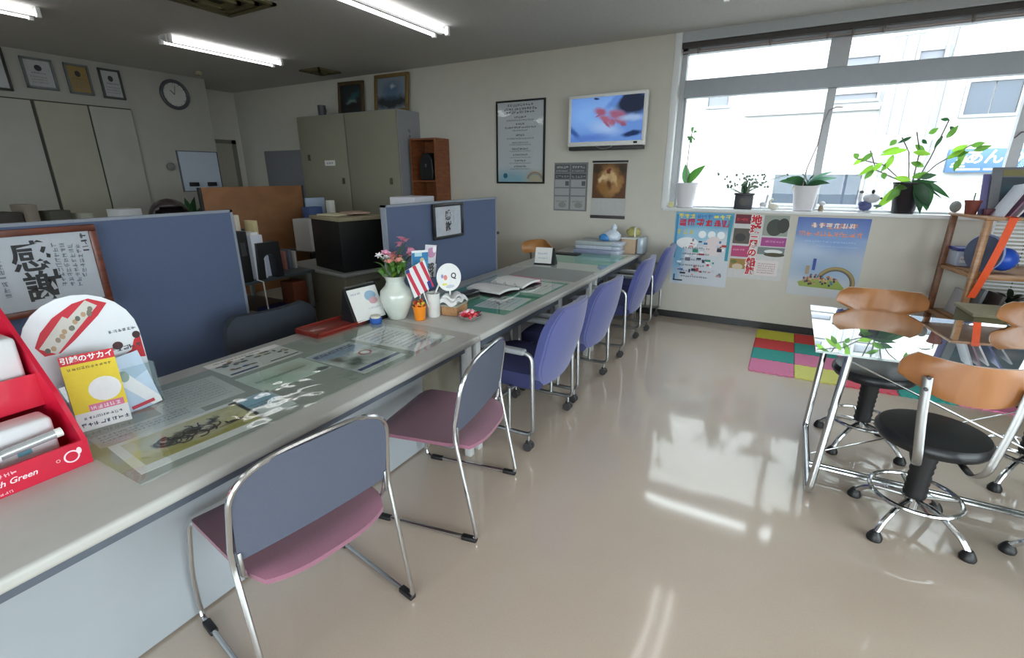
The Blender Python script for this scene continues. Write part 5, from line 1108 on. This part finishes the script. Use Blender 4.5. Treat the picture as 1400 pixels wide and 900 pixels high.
pg = obj('page', MB().box(-.08, .08, -.003, 0, 0, .145), PAPER, t, smooth=0, loc=(-.012, -.003, .015), rot=(R(-18), 0, 0)); k = Ink(); k.glyphs(-.06, .08, .018, 5, (150, 160, 190), seed=2); k.glyphs(-.05, .04, .014, 6, (160, 170, 196), seed=3); k.done('print', pg, loc=(0, -.0035, 0))
t = thing('black_tray', 'thin black folder edge lying at the far back of the counter', 'folder', (-1.96, 4.62, DT), 0)
obj('cover', MB().rbox(-.19, .14, -.01, .12, .0, .012, .003), BLK, t)
# stacked paper packs, bag, box
PP = mat('plastic_wrap', (188, 196, 214), .25, noise=.06, scale=20, coat=.5)
for i, (x, y, z, w_, d_, h_, rz, lb, c_) in enumerate(((-1.70, 4.98, DT, .50, .30, .045, 0, 'lowest plastic-wrapped paper pack at the far end of the counter', (150, 156, 186)), (-1.70, 4.99, DT+.0455, .48, .29, .04, 2, 'middle plastic-wrapped paper pack at the far end of the counter', (190, 198, 214)), (-1.69, 5.0, DT+.086, .50, .30, .04, -1, 'topmost plastic-wrapped paper pack under the blue bag', (176, 184, 188)))):
    t = thing('paper_pack', lb, 'paper', (x, y, z), rz, 'wrapped paper packs stacked at the far end')
    obj('stack', MB().rbox(-w_/2, w_/2, -d_/2, d_/2, 0, h_, .008), mat('pack_%d' % i, c_, .5, noise=.05), t); obj('edge_wrap', MB().rbox(w_/2-.09, w_/2+.003, -d_/2-.003, d_/2+.003, .001, h_+.0003, .008), PP, t)
t = thing('plastic_bag', 'blue and white plastic bag lying on the paper packs', 'bag', (-1.62, 5.0, DT+.127), 0)
def crumple(r, sx, sy, sz, seed, nseg=16, nr=10):
    rr = random.Random(seed); b = MB(); b.ball((0, 0, 0), r, nseg, nr, sx=sx, sy=sy, sz=sz)
    b.v = [(x*(1+rr.uniform(-.13, .13)), y*(1+rr.uniform(-.13, .13)), max(-r*sz*.75, z*(1+rr.uniform(-.12, .12)))) for x, y, z in b.v]; return b
obj('bag', crumple(.075, 1.3, .9, .85, 3), mat('bag_white', (206, 216, 230), .35, noise=.05, coat=.3), t, loc=(.03, 0, .05)); obj('blue_print', crumple(.052, 1.3, .9, .8, 5), mat('bag_blue', (70, 140, 205), .35), t, loc=(-.03, -.035, .035)); obj('handle', crumple(.035, .8, .6, 1.3, 8), mat('bag_white', (206, 216, 230), .35), t, loc=(.05, 0, .13))
t = thing('carton', 'small cardboard carton with clear plastic at the far right end of the counter', 'box', (-1.415, 5.12, DT), 0)
obj('body', MB().rbox(-.075, .075, -.1, .1, 0, .15, .004), mat('carton_tan', (190, 164, 138), .7), t); obj('lid', MB().rbox(-.08, .08, -.105, .105, .15, .165, .003), mat('carton_lid', (206, 204, 200), .4), t)
t = thing('plastic_case', 'clear bluish plastic case right of the carton', 'case', (-1.285+.0, 5.14, DT), 0)
obj('body', MB().rbox(-.045, .02, -.1, .1, 0, .17, .012), mat('case_blueish', (176, 190, 202), .2, noise=.05, coat=.5), t)
t = thing('yellow_pouch', 'yellow-green rounded pouch on top of the small carton', 'pouch', (-1.40, 5.14, DT+.166), 0)
obj('pouch', crumple(.06, 1.25, .7, .9, 12), mat('pouch_yellow', (172, 166, 104), .5, noise=.08), t, loc=(0, 0, .045)); obj('band', MB().box(.02, .032, -.044, .04, .0, .1), WHT, t, smooth=0)

# ================================================================== THINGS BEHIND THE COUNTER
OP = wood('orange_partition_board', (124, 82, 50), (140, 96, 60), .6, (1.5, 1.5, 3), 0)
t = thing('board_partition', 'orange-brown board partition in the middle of the office', 'partition', (-4.9, 3.26, 0), 0)
obj('board', MB().rbox(-.015, .015, -.56, .56, .30, 1.395, .004), OP, t); obj('post', MB().rbox(-.02, .02, -.58, -.56, 0, 1.395, .003), BLK, t); obj('post', MB().rbox(-.02, .02, .56, .58, 0, 1.395, .003), BLK, t)
CAB = mat('cabinet_olive_grey', (112, 110, 96), .55, noise=.04)
t = thing('side_cabinet', 'low olive-grey drawer cabinet behind the vase', 'cabinet', (-3.55, 3.08, 0), -9)
obj('body', MB().rbox(-.46, .46, -.26, .30, .02, .69, .006), CAB, t); obj('worktop', MB().rbox(-.48, .48, -.28, .32, .69, .72, .012, 3), mat('worktop_pale', (142, 144, 142), .4), t)
for z0, z1 in ((.06, .34), (.36, .5), (.52, .67)):
    d = obj('drawer', MB().rbox(.46, .47, -.25, .29, z0, z1, .003), CAB, t); obj('handle', MB().rbox(.47, .485, -.06, .08, z1-.05, z1-.03, .003), mat('handle_grey', (90, 90, 84), .4), d)
t = thing('black_file_box', 'large black box on the low cabinet behind the vase', 'box', (-3.37, 3.06, .7205), -14)
obj('body', MB().rbox(-.25, .25, -.21, .21, 0, .42, .006), mat('filebox_black', (18, 18, 20), .5, noise=.1), t); obj('lid', MB().rbox(-.26, .26, -.22, .22, .42, .45, .004), mat('filebox_lid', (150, 140, 116), .6, noise=.1), t)
for i, (x, y, rz, c_, lb) in enumerate(((-3.45, 3.0, 5, (206, 198, 170), 'cream papers lying on the black box'), (-3.33, 3.12, -22, (178, 150, 136), 'brownish papers lying on the black box'))):
    t = thing('paper_pile', lb, 'paper', (x, y, .7205+.4515+.013*i), rz)
    obj('sheets', MB().rbox(-.12, .12, -.09, .09, 0, .012, .003), K(c_), t)
# black desk strip with documents between partition and cabinet
t = thing('office_table', 'dark-topped office table behind the near partition', 'table', (-4.02, 2.45, 0), 0)
obj('tabletop', MB().rbox(-.42, .50, -.62, .33, .70, .725, .006), mat('table_dark', (70, 80, 84), .4), t)
for x in (-.38, .46):
    for y in (-.58, .29): obj('leg', MB().rbox(x-.018, x+.018, y-.018, y+.018, 0, .70, .003), mat('leg_grey', (120, 122, 120), .4), t)
obj('shelf', MB().rbox(-.4, .48, -.6, .31, .38, .40, .004), mat('table_dark', (70, 80, 84), .4), t)
TB = .7255
def doc(name, label, cat, x, y, z, sx, sy, sz, c_, rz=0, mt=None, rot=None, group=None):
    t = thing(name, label, cat, (x, y, z), rz, group)
    obj('body', MB().rbox(-sx/2, sx/2, -sy/2, sy/2, 0, sz, min(.006, min(sx, sy, sz)*.3)), mt or K(c_), t)
    return t
t = doc('black_file', 'tall black file standing just right of the near blue partition', 'file', -3.62, 2.16, TB, .22, .09, .38, (20, 20, 22), 4); obj('spine_label', MB().box(.1105, .112, -.02, .02, .2, .3), K((60, 60, 62)), t, smooth=0)
t = doc('white_folder_box', 'white magazine box right of the tall black file', 'box', -3.66, 2.30, TB, .24, .10, .34, (206, 208, 220), 2); obj('inner_papers', MB().box(-.1, .1, -.03, .03, .34, .36), PAPER, t, smooth=0)
bh = thing('black_organizer', 'black organizer with an arched opening before the white magazine box', 'organizer', (-3.50, 2.36, TB), rot=(0, 0, R(84)))
b = MB()
pl = [(-.10, 0), (-.055, 0), (-.055, .14)]+[(-.0+.055*math.cos(R(180-k_*15)), .14+.05*math.sin(R(180-k_*15))) for k_ in range(1, 12)]+[(.055, .14), (.055, 0), (.10, 0), (.09, .28), (-.08, .28)]
# two pillars and a bridge avoid a concave face
b.prism([(-.10, 0), (-.05, 0), (-.045, .15), (-.085, .28)], .1); b.prism([(.05, 0), (.10, 0), (.09, .28), (.045, .15)], .1)
ar = [(.05*math.cos(R(a)), .14+.05*math.sin(R(a))) for a in range(180, -1, -20)]
for i in range(len(ar)-1): b.prism([ar[i], ar[i+1], (ar[i+1][0]*1.75, .28), (ar[i][0]*1.75, .28)], .1)
obj('shell', b, BLK, bh, smooth=0); obj('back_sheet', MB().box(-.09, .09, .1, .104, .0, .27), K((196, 200, 220)), bh, smooth=0)
for x, y, z, sx, sy, sz, c_, rz, lb in ((-4.05, 2.30, TB, .16, .05, .46, (60, 92, 160), 5, 'blue folder standing behind the white magazine box'), (-4.0, 2.42, TB, .15, .04, .47, (200, 190, 176), -6, 'cream folder standing behind the white magazine box'), (-4.1, 2.20, TB, .16, .05, .46, (206, 170, 160), 8, 'pinkish folder standing behind the tall black file'), (-3.92, 2.52, TB, .12, .04, .42, (196, 180, 140), 4, 'tan picture folder standing above the black organizer'), (-4.2, 2.64, TB, .16, .05, .32, (56, 76, 104), 2, 'dark blue folder beside the orange board partition'), (-3.9, 2.68, TB, .06, .06, .13, (176, 160, 96), 0, 'small yellow carton on the office table'), (-3.75, 2.64, TB, .10, .025, .16, (150, 96, 90), 0, 'reddish book on the office table'), (-3.75, 2.69, TB, .10, .03, .17, (96, 100, 110), 0, 'grey book on the office table'), (-3.75, 2.74, TB, .10, .025, .15, (176, 172, 166), 0, 'pale book at the end of the row on the office table')):
    doc('folder' if 'folder' in lb else ('book' if 'book' in lb else 'carton'), lb, 'folder' if 'folder' in lb else ('book' if 'book' in lb else 'box'), x, y, z, sx, sy, sz, c_, rz)
t = doc('blue_tray', 'deep blue tray on the lower shelf of the office table', 'tray', -3.66, 2.46, .4005, .2, .22, .05, (30, 50, 130), 0)
t = doc('brown_box', 'red-brown box on the lower shelf of the office table', 'box', -3.64, 2.64, .4005, .16, .14, .24, (120, 62, 40), 0)
t = doc('white_shelf_papers', 'white papers on the lower shelf of the office table', 'paper', -3.66, 2.2, .4005, .2, .2, .04, (196, 196, 190), 0)
t = thing('power_cord', 'white cord hanging from the office table', 'cord', (-3.5, 2.2, 0)); obj('cord', MB().tube([(-.02, .04, .73), (.04, .05, .72), (.045, .05, .55), (.05, .06, .3), (.045, .07, .03), (.1, .1, .012), (.3, .2, .012)], .006, 6), WHT, t)
# desk behind with monitor-like piles
t = thing('office_desk', 'grey office desk in front of the filing cabinets', 'desk', (-4.55, 4.0, 0), 0)
obj('desktop', MB().rbox(-.40, .75, -.46, .34, .69, .715, .006), mat('table_dark2', (86, 86, 80), .5), t)
for x in (-.38, .72): obj('side_panel', MB().box(x-.015, x+.015, -.32, .32, 0, .69), mat('leg_grey', (120, 122, 120), .4), t, smooth=0)
DZ = .7155
for x, y, sx, sy, sz, c_, rz, lb, nm in ((-4.56, 3.58, .24, .18, .34, (188, 190, 190), 4, 'pale grey carton left of the black box', 'carton'), (-4.70, 3.78, .12, .18, .45, (60, 82, 130), 0, 'blue file box left of the black box', 'file_box'), (-4.86, 3.95, .05, .24, .54, (150, 168, 190), -8, 'light blue folder leaning above the blue file box', 'folder'), (-4.56, 3.92, .07, .07, .52, (206, 206, 200), 0, 'white bottle standing left of the black box', 'bottle')):
    doc(nm, lb, nm.replace('_', ' ') if nm != 'carton' else 'box', x, y, DZ, sx, sy, sz, c_, rz)
t = thing('paper_stack', 'white papers showing above the far blue partition', 'paper', (-2.82, 3.30, 0), 8)
obj('cabinet_stand', MB().rbox(-.15, .15, -.2, .2, 0, 1.24, .004), CAB, t); obj('sheets', MB().rbox(-.12, .12, -.16, .16, 1.24, 1.33, .006), K((206, 206, 216)), t)
t = thing('phone_bracket', 'small black bracket on the right edge of the far blue partition', 'bracket', (-2.195, 3.625, 1.02), 0)
obj('arm', MB().rbox(-.012, .012, 0, .05, -.01, .012, .004), BLK, t)
# low clutter in front of the wardrobe
t = thing('work_desk', 'long office desk by the wardrobe behind the near partition', 'desk', (-5.9, 1.9, 0), 0)
obj('desktop', MB().rbox(-.4, .4, -1.6, 1.5, .69, .715, .006), mat('worktop_pale', (142, 144, 142), .4), t)
for y in (-1.55, 0, 1.45): obj('side_panel', MB().box(-.38, .38, y-.015, y+.015, 0, .69), mat('leg_grey', (120, 122, 120), .4), t, smooth=0)
for x, y, sx, sy, sz, c_, lb, nm in ((-5.9, 1.53, .3, .22, .49, (60, 56, 54), 'dark bag-like pile at the left edge behind the partition', 'pile'), (-5.85, 1.70, .26, .08, .55, (130, 122, 110), 'brownish paper pile behind the large calligraphy frame', 'paper_pile'), (-5.8, 1.88, .2, .16, .49, (70, 70, 60), 'dark olive box behind the near partition', 'box'), (-5.8, 2.06, .24, .10, .46, (150, 150, 136), 'pale box behind the near partition at the wardrobe', 'box'), (-5.6, 2.34, .2, .2, .485, (206, 208, 212), 'white carton left of the person', 'carton')):
    doc(nm, lb, 'box' if nm in ('box', 'carton') else 'pile', x, y, DZ, sx, sy, sz, c_, 6)
t = thing('desk_plant', 'dark green small plant right of the person', 'plant', (-5.6, 2.95, DZ)); obj('pot', MB().lathe([(.05, 0), (.07, .12), (.06, .12)], 14), BLK, t)
c0 = obj('leaf', leaf_mb(.40, .09, .3), LG, t, loc=(0, 0, .12), rot=(0, R(-70), 0))
for i in range(1, 9):
    c = c0.copy(); COL.objects.link(c); c.parent = t; c.rotation_euler = (0, R(-68-14*rd.random()), R(45*i)); c.location = (0, 0, .12+.012*i)

# ================================================================== THE PERSON (only the head shows above the partition)
def skin_body(name, verts, edges, radii, m_, parent, sub=2):
    me = bpy.data.meshes.new(name); me.from_pydata(verts, edges, [])
    o = bpy.data.objects.new(name, me); COL.objects.link(o)
    sk = o.modifiers.new('skin', 'SKIN'); sv = me.skin_vertices[0].data
    for i, r_ in enumerate(radii): sv[i].radius = (r_, r_) if not isinstance(r_, tuple) else r_
    sv[0].use_root = True
    ss = o.modifiers.new('sub', 'SUBSURF'); ss.levels = sub; ss.render_levels = sub
    bpy.context.view_layer.update()
    m2 = bpy.data.meshes.new_from_object(o.evaluated_get(bpy.context.evaluated_depsgraph_get())); bpy.data.objects.remove(o)
    m2.name = name; m2.materials.clear(); m2.materials.append(m_); m2.polygons.foreach_set('use_smooth', [True]*len(m2.polygons))
    o = bpy.data.objects.new(name, m2); COL.objects.link(o); o.parent = parent; return o
pe = thing('person', 'seated person with short dark hair behind the near blue partition', 'person', (-3.39, 1.655, 0), -14)
SK = mat('skin_tone', (206, 160, 138), .55, noise=.03); SH = mat('navy_shirt', (40, 48, 70), .85, noise=.06)
V = [(0, 0, .52), (0, 0, .68), (.01, 0, .85), (.0, 0, 1.0), (.0, 0, 1.07), (.02, 0, 1.13), (.035, 0, 1.21), (.03, 0, 1.28),
     (.0, .17, 1.0), (.06, .22, .82), (.26, .17, .74), (.34, .15, .74), (.0, -.17, 1.0), (.06, -.22, .82), (.26, -.17, .74), (.34, -.15, .74),
     (.05, .10, .50), (.42, .11, .50), (.42, .11, .10), (.52, .11, .05), (.05, -.10, .50), (.42, -.11, .50), (.42, -.11, .10), (.52, -.11, .05)]
E_ = [(0, 1), (1, 2), (2, 3), (3, 4), (4, 5), (5, 6), (6, 7), (3, 8), (8, 9), (9, 10), (10, 11), (3, 12), (12, 13), (13, 14), (14, 15), (0, 16), (16, 17), (17, 18), (18, 19), (0, 20), (20, 21), (21, 22), (22, 23)]
Rr_ = [(.15, .13), (.13, .11), (.15, .11), (.13, .10), .055, (.075, .075), (.092, .085), (.075, .07), .062, .05, .036, .03, .062, .05, .036, .03, .09, .065, .045, .035, .09, .065, .045, .035]
bo = skin_body('body', V, E_, Rr_, SK, pe)
obj('shirt', MB().lathe([(.165, .56), (.155, .7), (.175, .9), (.15, 1.0), (.08, 1.06), (.058, 1.09)], 20, sx=.82, sy=1.25), SH, pe)
hb = MB(); hb.ball((.015, 0, 1.255), .112, 24, 14, sz=1.0)
hb.f = [f for f in hb.f if sum(hb.v[i][2] for i in f)/len(f) > 1.19-(.0) and not (sum(hb.v[i][0] for i in f)/len(f) > .075 and sum(hb.v[i][2] for i in f)/len(f) < 1.315)]; hb.mi = [0]*len(hb.f)
ho = obj('hair', hb, mat('dark_hair', (26, 18, 20), .45, noise=.2, scale=90, bump=.4), pe); md = ho.modifiers.new('thick', 'SOLIDIFY'); md.thickness = .012
for s in (-1, 1):
    obj('eye', MB().ball((.118, s*.032, 1.235), .009, 10, 6), mat('eye_dark', (30, 22, 20), .2), pe); obj('ear', MB().ball((.03, s*.095, 1.225), .026, 10, 6, sy=.4), SK, pe)
    for k_, (dx, L_) in enumerate(((-.024, .055), (-.009, .065), (.007, .06), (.021, .048))): obj('finger', MB().tube([(.36, s*.15+dx, .742), (.36+L_*.6, s*.15+dx, .745), (.36+L_, s*.15+dx, .733)], .008, 7, radii=[.009, .008, .006]), SK, pe)
    obj('thumb', MB().tube([(.335, s*.15-s*.03, .74), (.37, s*.15-s*.055, .738)], .009, 7), SK, pe)
obj('nose', MB().tube([(.112, 0, 1.24), (.135, 0, 1.21), (.118, 0, 1.20)], .010, 7), SK, pe); obj('mouth', MB().tube([(.116, -.02, 1.172), (.121, 0, 1.17), (.116, .02, 1.172)], .005, 6), mat('lip', (170, 90, 86), .5), pe)
obj('trousers', MB().tube([(0, .1, .50), (.42, .11, .50), (.43, .11, .12)], .085, 10, radii=[.11, .085, .06]).tube([(0, -.1, .50), (.42, -.11, .50), (.43, -.11, .12)], .085, 10, radii=[.11, .085, .06]), mat('trouser_grey', (50, 52, 58), .9), pe)
oc = thing('office_chair', 'office chair under the seated person behind the partition', 'chair', (-3.40, 1.655, 0), -14)
obj('seat', MB().rbox(-.22, .24, -.22, .22, .33, .385, .02), DKF, oc); obj('column', MB().tube([(0, 0, .06), (0, 0, .34)], .025, 10), BLK, oc); obj('backrest', MB().rbox(-.30, -.26, -.2, .2, .48, .85, .02), DKF, oc); obj('back_stem', MB().tube([(-.1, 0, .345), (-.28, 0, .36), (-.285, 0, .55)], .015, 8), BLK, oc)
for k_ in range(5): obj('leg', MB().tube([(0, 0, .07), (.27*math.cos(R(72*k_)), .27*math.sin(R(72*k_)), .04)], .018, 7).ball((.27*math.cos(R(72*k_)), .27*math.sin(R(72*k_)), .027), .027), BLK, oc)

# ================================================================== WINDOW SILL PLANTS AND FIGURES
SZ = WZ0+.0125; SY = 5.385
WP = mat('pot_white', (222, 220, 226), .4, noise=.01)
def white_pot(x, label, h_=.245, r1=.135, r0=.095, y=SY):
    t = thing('orchid', label, 'plant', (x, y, SZ))
    r1 = min(r1, .13)
    obj('pot', MB().lathe([(r0*.6, 0), (r0*.62, .004), (r1*.60, h_*.95), (r1*.64, h_*.96), (r1*.64, h_), (r1*.56, h_), (r1*.54, h_*.9), (.0001, h_*.88)], 26, sx=1.35), WP, t)
    obj('saucer', MB().lathe([(.07, 0), (.085, .006), (.07, .006)], 20), WP, t)
    return t
o1 = white_pot(-.95, 'orchid with two broad leaves in a white pot, leftmost on the sill')
obj('leaf', leaf_mb(.25, .095, .25, .3, 8, .8), leafmat('leaf_orchid', (66, 108, 50), .4), o1, loc=(.0, 0, .235), rot=(R(-60), R(-52), R(12)))
obj('leaf', leaf_mb(.20, .085, .15, .3, 8, .8), leafmat('leaf_orchid2', (84, 124, 92), .4), o1, loc=(-.02, 0, .235), rot=(R(80), R(-86), R(180)))
obj('leaf', leaf_mb(.10, .04, .3, .3), leafmat('leaf_orchid', (66, 108, 50), .4), o1, loc=(.02, 0, .24), rot=(0, R(-10), R(-20)))
obj('flower_stem', MB().tube([(-.01, 0, .23), (-.02, 0, .45), (-.015, 0, .68), (.0, 0, .74)], .0048, 6), mat('stem_grey', (160, 150, 150), .6), o1)
t0 = obj('sprig_leaf', leaf_mb(.07, .03, .4), leafmat('leaf_pale', (110, 150, 110), .3), o1, loc=(-.01, 0, .68))
for i in range(9):
    c = t0.copy(); COL.objects.link(c); c.parent = o1; c.location = (-.02+.03*rd.random(), .0, .64+.10*rd.random()); c.rotation_euler = (rd.uniform(-1, 1), rd.uniform(-1, 1), rd.uniform(0, 6))
sp = thing('small_plant', 'small spiky plant with tiny white flowers in a square black pot on the sill', 'plant', (-.40, SY, SZ))
obj('pot', MB().rbox(-.08, .08, -.055, .055, 0, .145, .006), mat('pot_dark', (44, 44, 52), .4), sp); obj('pot_rim', MB().rbox(-.09, .09, -.062, .062, .135, .152, .004), mat('pot_dark', (44, 44, 52), .4), sp)
k = Ink(); k.ring(0, .075, .024, .034, 0, 360, (84, 84, 60)); k.done('emblem', sp, loc=(0, -.0555, 0))
s0 = obj('leaf', leaf_mb(.13, .02, .2), LG, sp, loc=(0, 0, .14), rot=(0, R(-85), 0))
for i in range(14):
    c = s0.copy(); COL.objects.link(c); c.parent = sp; c.location = (rd.uniform(-.03, .03), rd.uniform(-.02, .02), .14); c.rotation_euler = (rd.uniform(-.4, .4), R(-60-40*rd.random()), rd.uniform(0, 6))
f0 = obj('tiny_bloom', flower_mb(5, .022, .016), mat('bloom_greywhite', (150, 164, 150), .6), sp, loc=(0, 0, .26)); g0 = obj('bud', MB().ball((0, 0, 0), .010, 6, 4), mat('bud_dark', (80, 92, 80), .6), sp, loc=(.02, 0, .28))
for i in range(60):
    x = rd.gauss(0.02, .12); z = .20+.13*rd.random(); c = (f0, g0)[i % 2].copy(); COL.objects.link(c); c.parent = sp; c.location = (x, rd.uniform(-.04, .04), z); c.rotation_euler = (rd.uniform(0, 2), rd.uniform(0, 2), 0)
    if i % 3 == 0: obj('twig', MB().tube([(0, 0, .14), (x*.6, 0, z*.85), (x, 0, z)], .0028, 4), mat('twig', (150, 160, 140), .6), sp)
o2 = white_pot(.11, 'orchid with spreading leaves and one bare stem in a white pot, middle of the sill', .225)
for (L_, W_, ry, rz_, m_) in ((.20, .07, -14, 178, LG), (.17, .07, -25, 150, LG), (.20, .05, -22, 5, leafmat('leaf_greyish', (110, 150, 140), .3)), (.16, .05, -12, -12, LG), (.12, .07, -55, 120, LG), (.20, .035, -38, 12, leafmat('leaf_greyish', (110, 150, 140), .3)), (.13, .06, -45, 60, LG)):
    obj('leaf', leaf_mb(L_*1.25, W_*1.3, .35, .3, 8, .8), m_, o2, loc=(0, 0, .225), rot=(R(48 if rz_ > 90 else -48), R(ry), R(rz_)))
obj('dry_leaf', leaf_mb(.07, .03, .5), mat('leaf_yellow', (206, 190, 60), .5), o2, loc=(-.07, -.03, .23), rot=(0, R(30), R(200)))
obj('flower_stem', MB().tube([(-.03, 0, .22), (-.02, 0, .38), (.03, 0, .58), (.04, 0, .75), (.07, 0, .86), (.12, 0, .885), (.17, 0, .88)], .0048, 6), mat('stem_brown', (140, 124, 124), .6), o2)
bp = thing('big_plant', 'leafy green plant in a tall black pot, largest on the sill', 'plant', (.86, SY, SZ))
obj('pot', MB().lathe([(.065, 0), (.07, .005), (.092, .24), (.097, .245), (.097, .26), (.088, .26), (.085, .22), (.0001, .22)], 26, sx=1.15, sy=.72), mat('pot_black', (30, 28, 34), .35, noise=.05), bp)
BPL = [((-.05, .25), (-.20, .02), .075, 0), ((.10, .27), (.16, .02), .10, 1), ((.08, .28), (.30, .13), .045, 1), ((.0, .28), (-.12, .30), .05, 0)]
def leaf_at(parent, base, tip, W_, m_, y=0, ty=0, name='leaf'):
    a = Vector((base[0], y, base[1])); c = Vector((tip[0], y+ty, tip[1])); d = c-a
    o = obj(name, leaf_mb(d.length, W_, .18, .2, 7, .8), m_, parent); q = d.to_track_quat('X', 'Z'); o.rotation_mode = 'QUATERNION'
    o.rotation_quaternion = q @ Matrix.Rotation(R(random.uniform(60, 120)), 4, 'X').to_quaternion(); o.location = a; return o
for (bs, tp, W_, k_) in BPL: leaf_at(bp, bs, tp, W_, (LG3, LG)[k_], -.03)
for (bs, tp, W_, m_) in (((.02, .27), (.17, .05), .09, LG), ((.03, .27), (.12, .0), .08, LG), ((.0, .27), (.18, .26), .04, LG), ((.05, .28), (.24, .12), .02, LG), ((.05, .3), (.16, .32), .05, LG), ((0, .26), (-.10, .2), .07, LG2), ((0, .27), (-.15, .10), .08, LG2), ((.0, .3), (.1, .34), .05, LG2)): leaf_at(bp, bs, tp, W_, m_, -.055, -.02)
stems = [((0, .24), (-.05, .50), (-.12, .62)), ((-.02, .24), (-.2, .40), (-.42, .46)), ((.04, .24), (.10, .45), (.16, .74)), ((.03, .24), (.15, .40), (.34, .55)), ((.0, .24), (-.25, .36), (-.32, .52)), ((.02, .24), (.02, .5), (-.03, .66))]
for s_ in stems: obj('stem', MB().tube([(s_[0][0], 0, s_[0][1]), (s_[1][0], 0, s_[1][1]), (s_[2][0], 0, s_[2][1])], .0052, 5), mat('stem_greygreen', (120, 116, 110), .6), bp)
LP_ = [(-.12, .54, -.24, .50, LG3), (-.07, .52, -.26, .48, LG3), (-.02, .56, .07, .48, LG2), (-.03, .50, .10, .48, LG3), (-.22, .42, -.30, .33, LG3), (-.16, .48, -.19, .36, LG3), (-.15, .44, -.22, .34, LG2), (-.3, .50, -.38, .42, LG2), (-.35, .46, -.43, .40, LG3), (-.28, .40, -.37, .31, LG3), (-.27, .36, -.33, .28, LG2), (-.2, .34, -.18, .28, LG2), (-.06, .62, -.15, .57, LG), (.02, .60, .06, .56, LG), (-.16, .60, -.2, .55, LG2), (.04, .64, .1, .68, LG2), (.14, .62, .10, .52, LG), (.16, .60, .22, .70, LG2), (.22, .50, .32, .55, LG3), (.24, .46, .34, .50, LG2), (.30, .52, .29, .36, LG2), (.28, .44, .26, .34, LG2), (.20, .44, .30, .52, LG3), (.33, .54, .42, .56, LG2), (.16, .74, .10, .75, LG), (.17, .69, .22, .64, LG), (.05, .40, -.03, .42, LG2), (.0, .42, .08, .38, LG2), (-.4, .46, -.44, .5, LG2), (.35, .5, .46, .54, LG2)]
for x0, z0, x1, z1, m_ in LP_: leaf_at(bp, (x0, z0), (x1, z1), .045 if m_ is not LG else .03, m_, rd.uniform(-.06, .02))
wl = thing('wall_vine', 'bare curved orchid stem rising at the right end of the sill', 'stem', (1.52, SY, SZ)); obj('stem', MB().tube([(-.05, 0, 0), (-.03, 0, .20), (.04, 0, .42), (.06, 0, .58), (.02, 0, .64), (-.05, 0, .63), (-.08, 0, .59)], .0062, 6), mat('stem_dark', (90, 76, 84), .6), wl); obj('clip', MB().ball((.06, 0, .5), .008, 8, 5), mat('stem_dark', (90, 76, 84), .6), wl)
# little figures
fg = thing('dog_figurine', 'white and blue-grey figurine with black ear raising one arm, left of the big plant', 'figurine', (.585, SY-.01, SZ), rot=(0, 0, R(-12)))
FWH = mat('figure_white', (206, 208, 216), .5); FBL = mat('figure_blue', (84, 92, 140), .6); FGN = mat('figure_green', (110, 132, 140), .6)
obj('body', MB().ball((0, 0, .055), .045, 16, 10, sx=1.1, sy=.8), FBL, fg); obj('head', MB().ball((.035, 0, .125), .05, 18, 12, sx=1.25, sy=.85, sz=.85), FWH, fg); obj('ear', MB().ball((.04, -.01, .18), .014, 10, 6, sz=1.3), BLK, fg); obj('nose', MB().ball((.105, -.0, .125), .010, 8, 6), BLK, fg)
obj('raised_arm', MB().tube([(-.035, 0, .07), (-.055, 0, .12), (-.05, 0, .165)], .012, 8), FWH, fg); obj('paw', MB().ball((-.045, 0, .175), .014, 8, 6, sx=1.3), mat('figure_grey', (90, 90, 96), .6), fg); obj('tray', MB().ball((.09, -.01, .06), .03, 12, 6, sz=.4), FGN, fg); obj('foot', MB().ball((.03, -.02, .012), .022, 10, 6, sz=.5, sx=1.5), FWH, fg); obj('foot', MB().ball((-.03, -.02, .012), .022, 10, 6, sz=.5, sx=1.3), FWH, fg); obj('tail_scarf', MB().ball((-.03, -.03, .075), .022, 10, 6), FBL, fg)
t = thing('small_figurine', 'tiny white and tan figurine on the sill between orchid and dog figurine', 'figurine', (.255, SY-.02, SZ)); obj('body', MB().lathe([(.02, 0), (.022, .02), (.014, .05), (.0001, .06)], 12), mat('figure_tan', (150, 132, 112), .6), t); obj('head', MB().ball((.004, 0, .07), .02, 12, 8, sx=1.3), FWH, t)
t = thing('swan_figurine', 'small cream duck figurine left of the middle orchid', 'figurine', (-.135, SY-.02, SZ)); CRM = mat('figure_cream', (222, 218, 206), .4)
obj('body', MB().ball((0, 0, .032), .04, 14, 9, sx=1.2, sz=.8, sy=.8), CRM, t); obj('neck', MB().tube([(-.03, 0, .04), (-.035, 0, .08), (-.02, 0, .095)], .010, 8), CRM, t); obj('head', MB().ball((-.018, 0, .095), .014, 10, 6), CRM, t)
t = thing('deer_figurine', 'small white long-necked figurine beside the black pot', 'figurine', (-.225, SY, SZ)); obj('body', MB().ball((0, 0, .05), .026, 12, 8, sx=1.3), FWH, t); obj('neck', MB().tube([(.02, 0, .06), (.03, 0, .14)], .010, 8), FWH, t)
for x in (-.02, .02): obj('leg', MB().tube([(x, 0, 0), (x, 0, .05)], .006, 6), FWH, t)
t = thing('cream_box', 'tiny yellowish box at the left end of the sill', 'box', (-1.085, SY-.03, SZ)); obj('body', MB().rbox(-.025, .025, -.02, .02, 0, .055, .006), mat('yellowish', (214, 208, 160), .5), t)
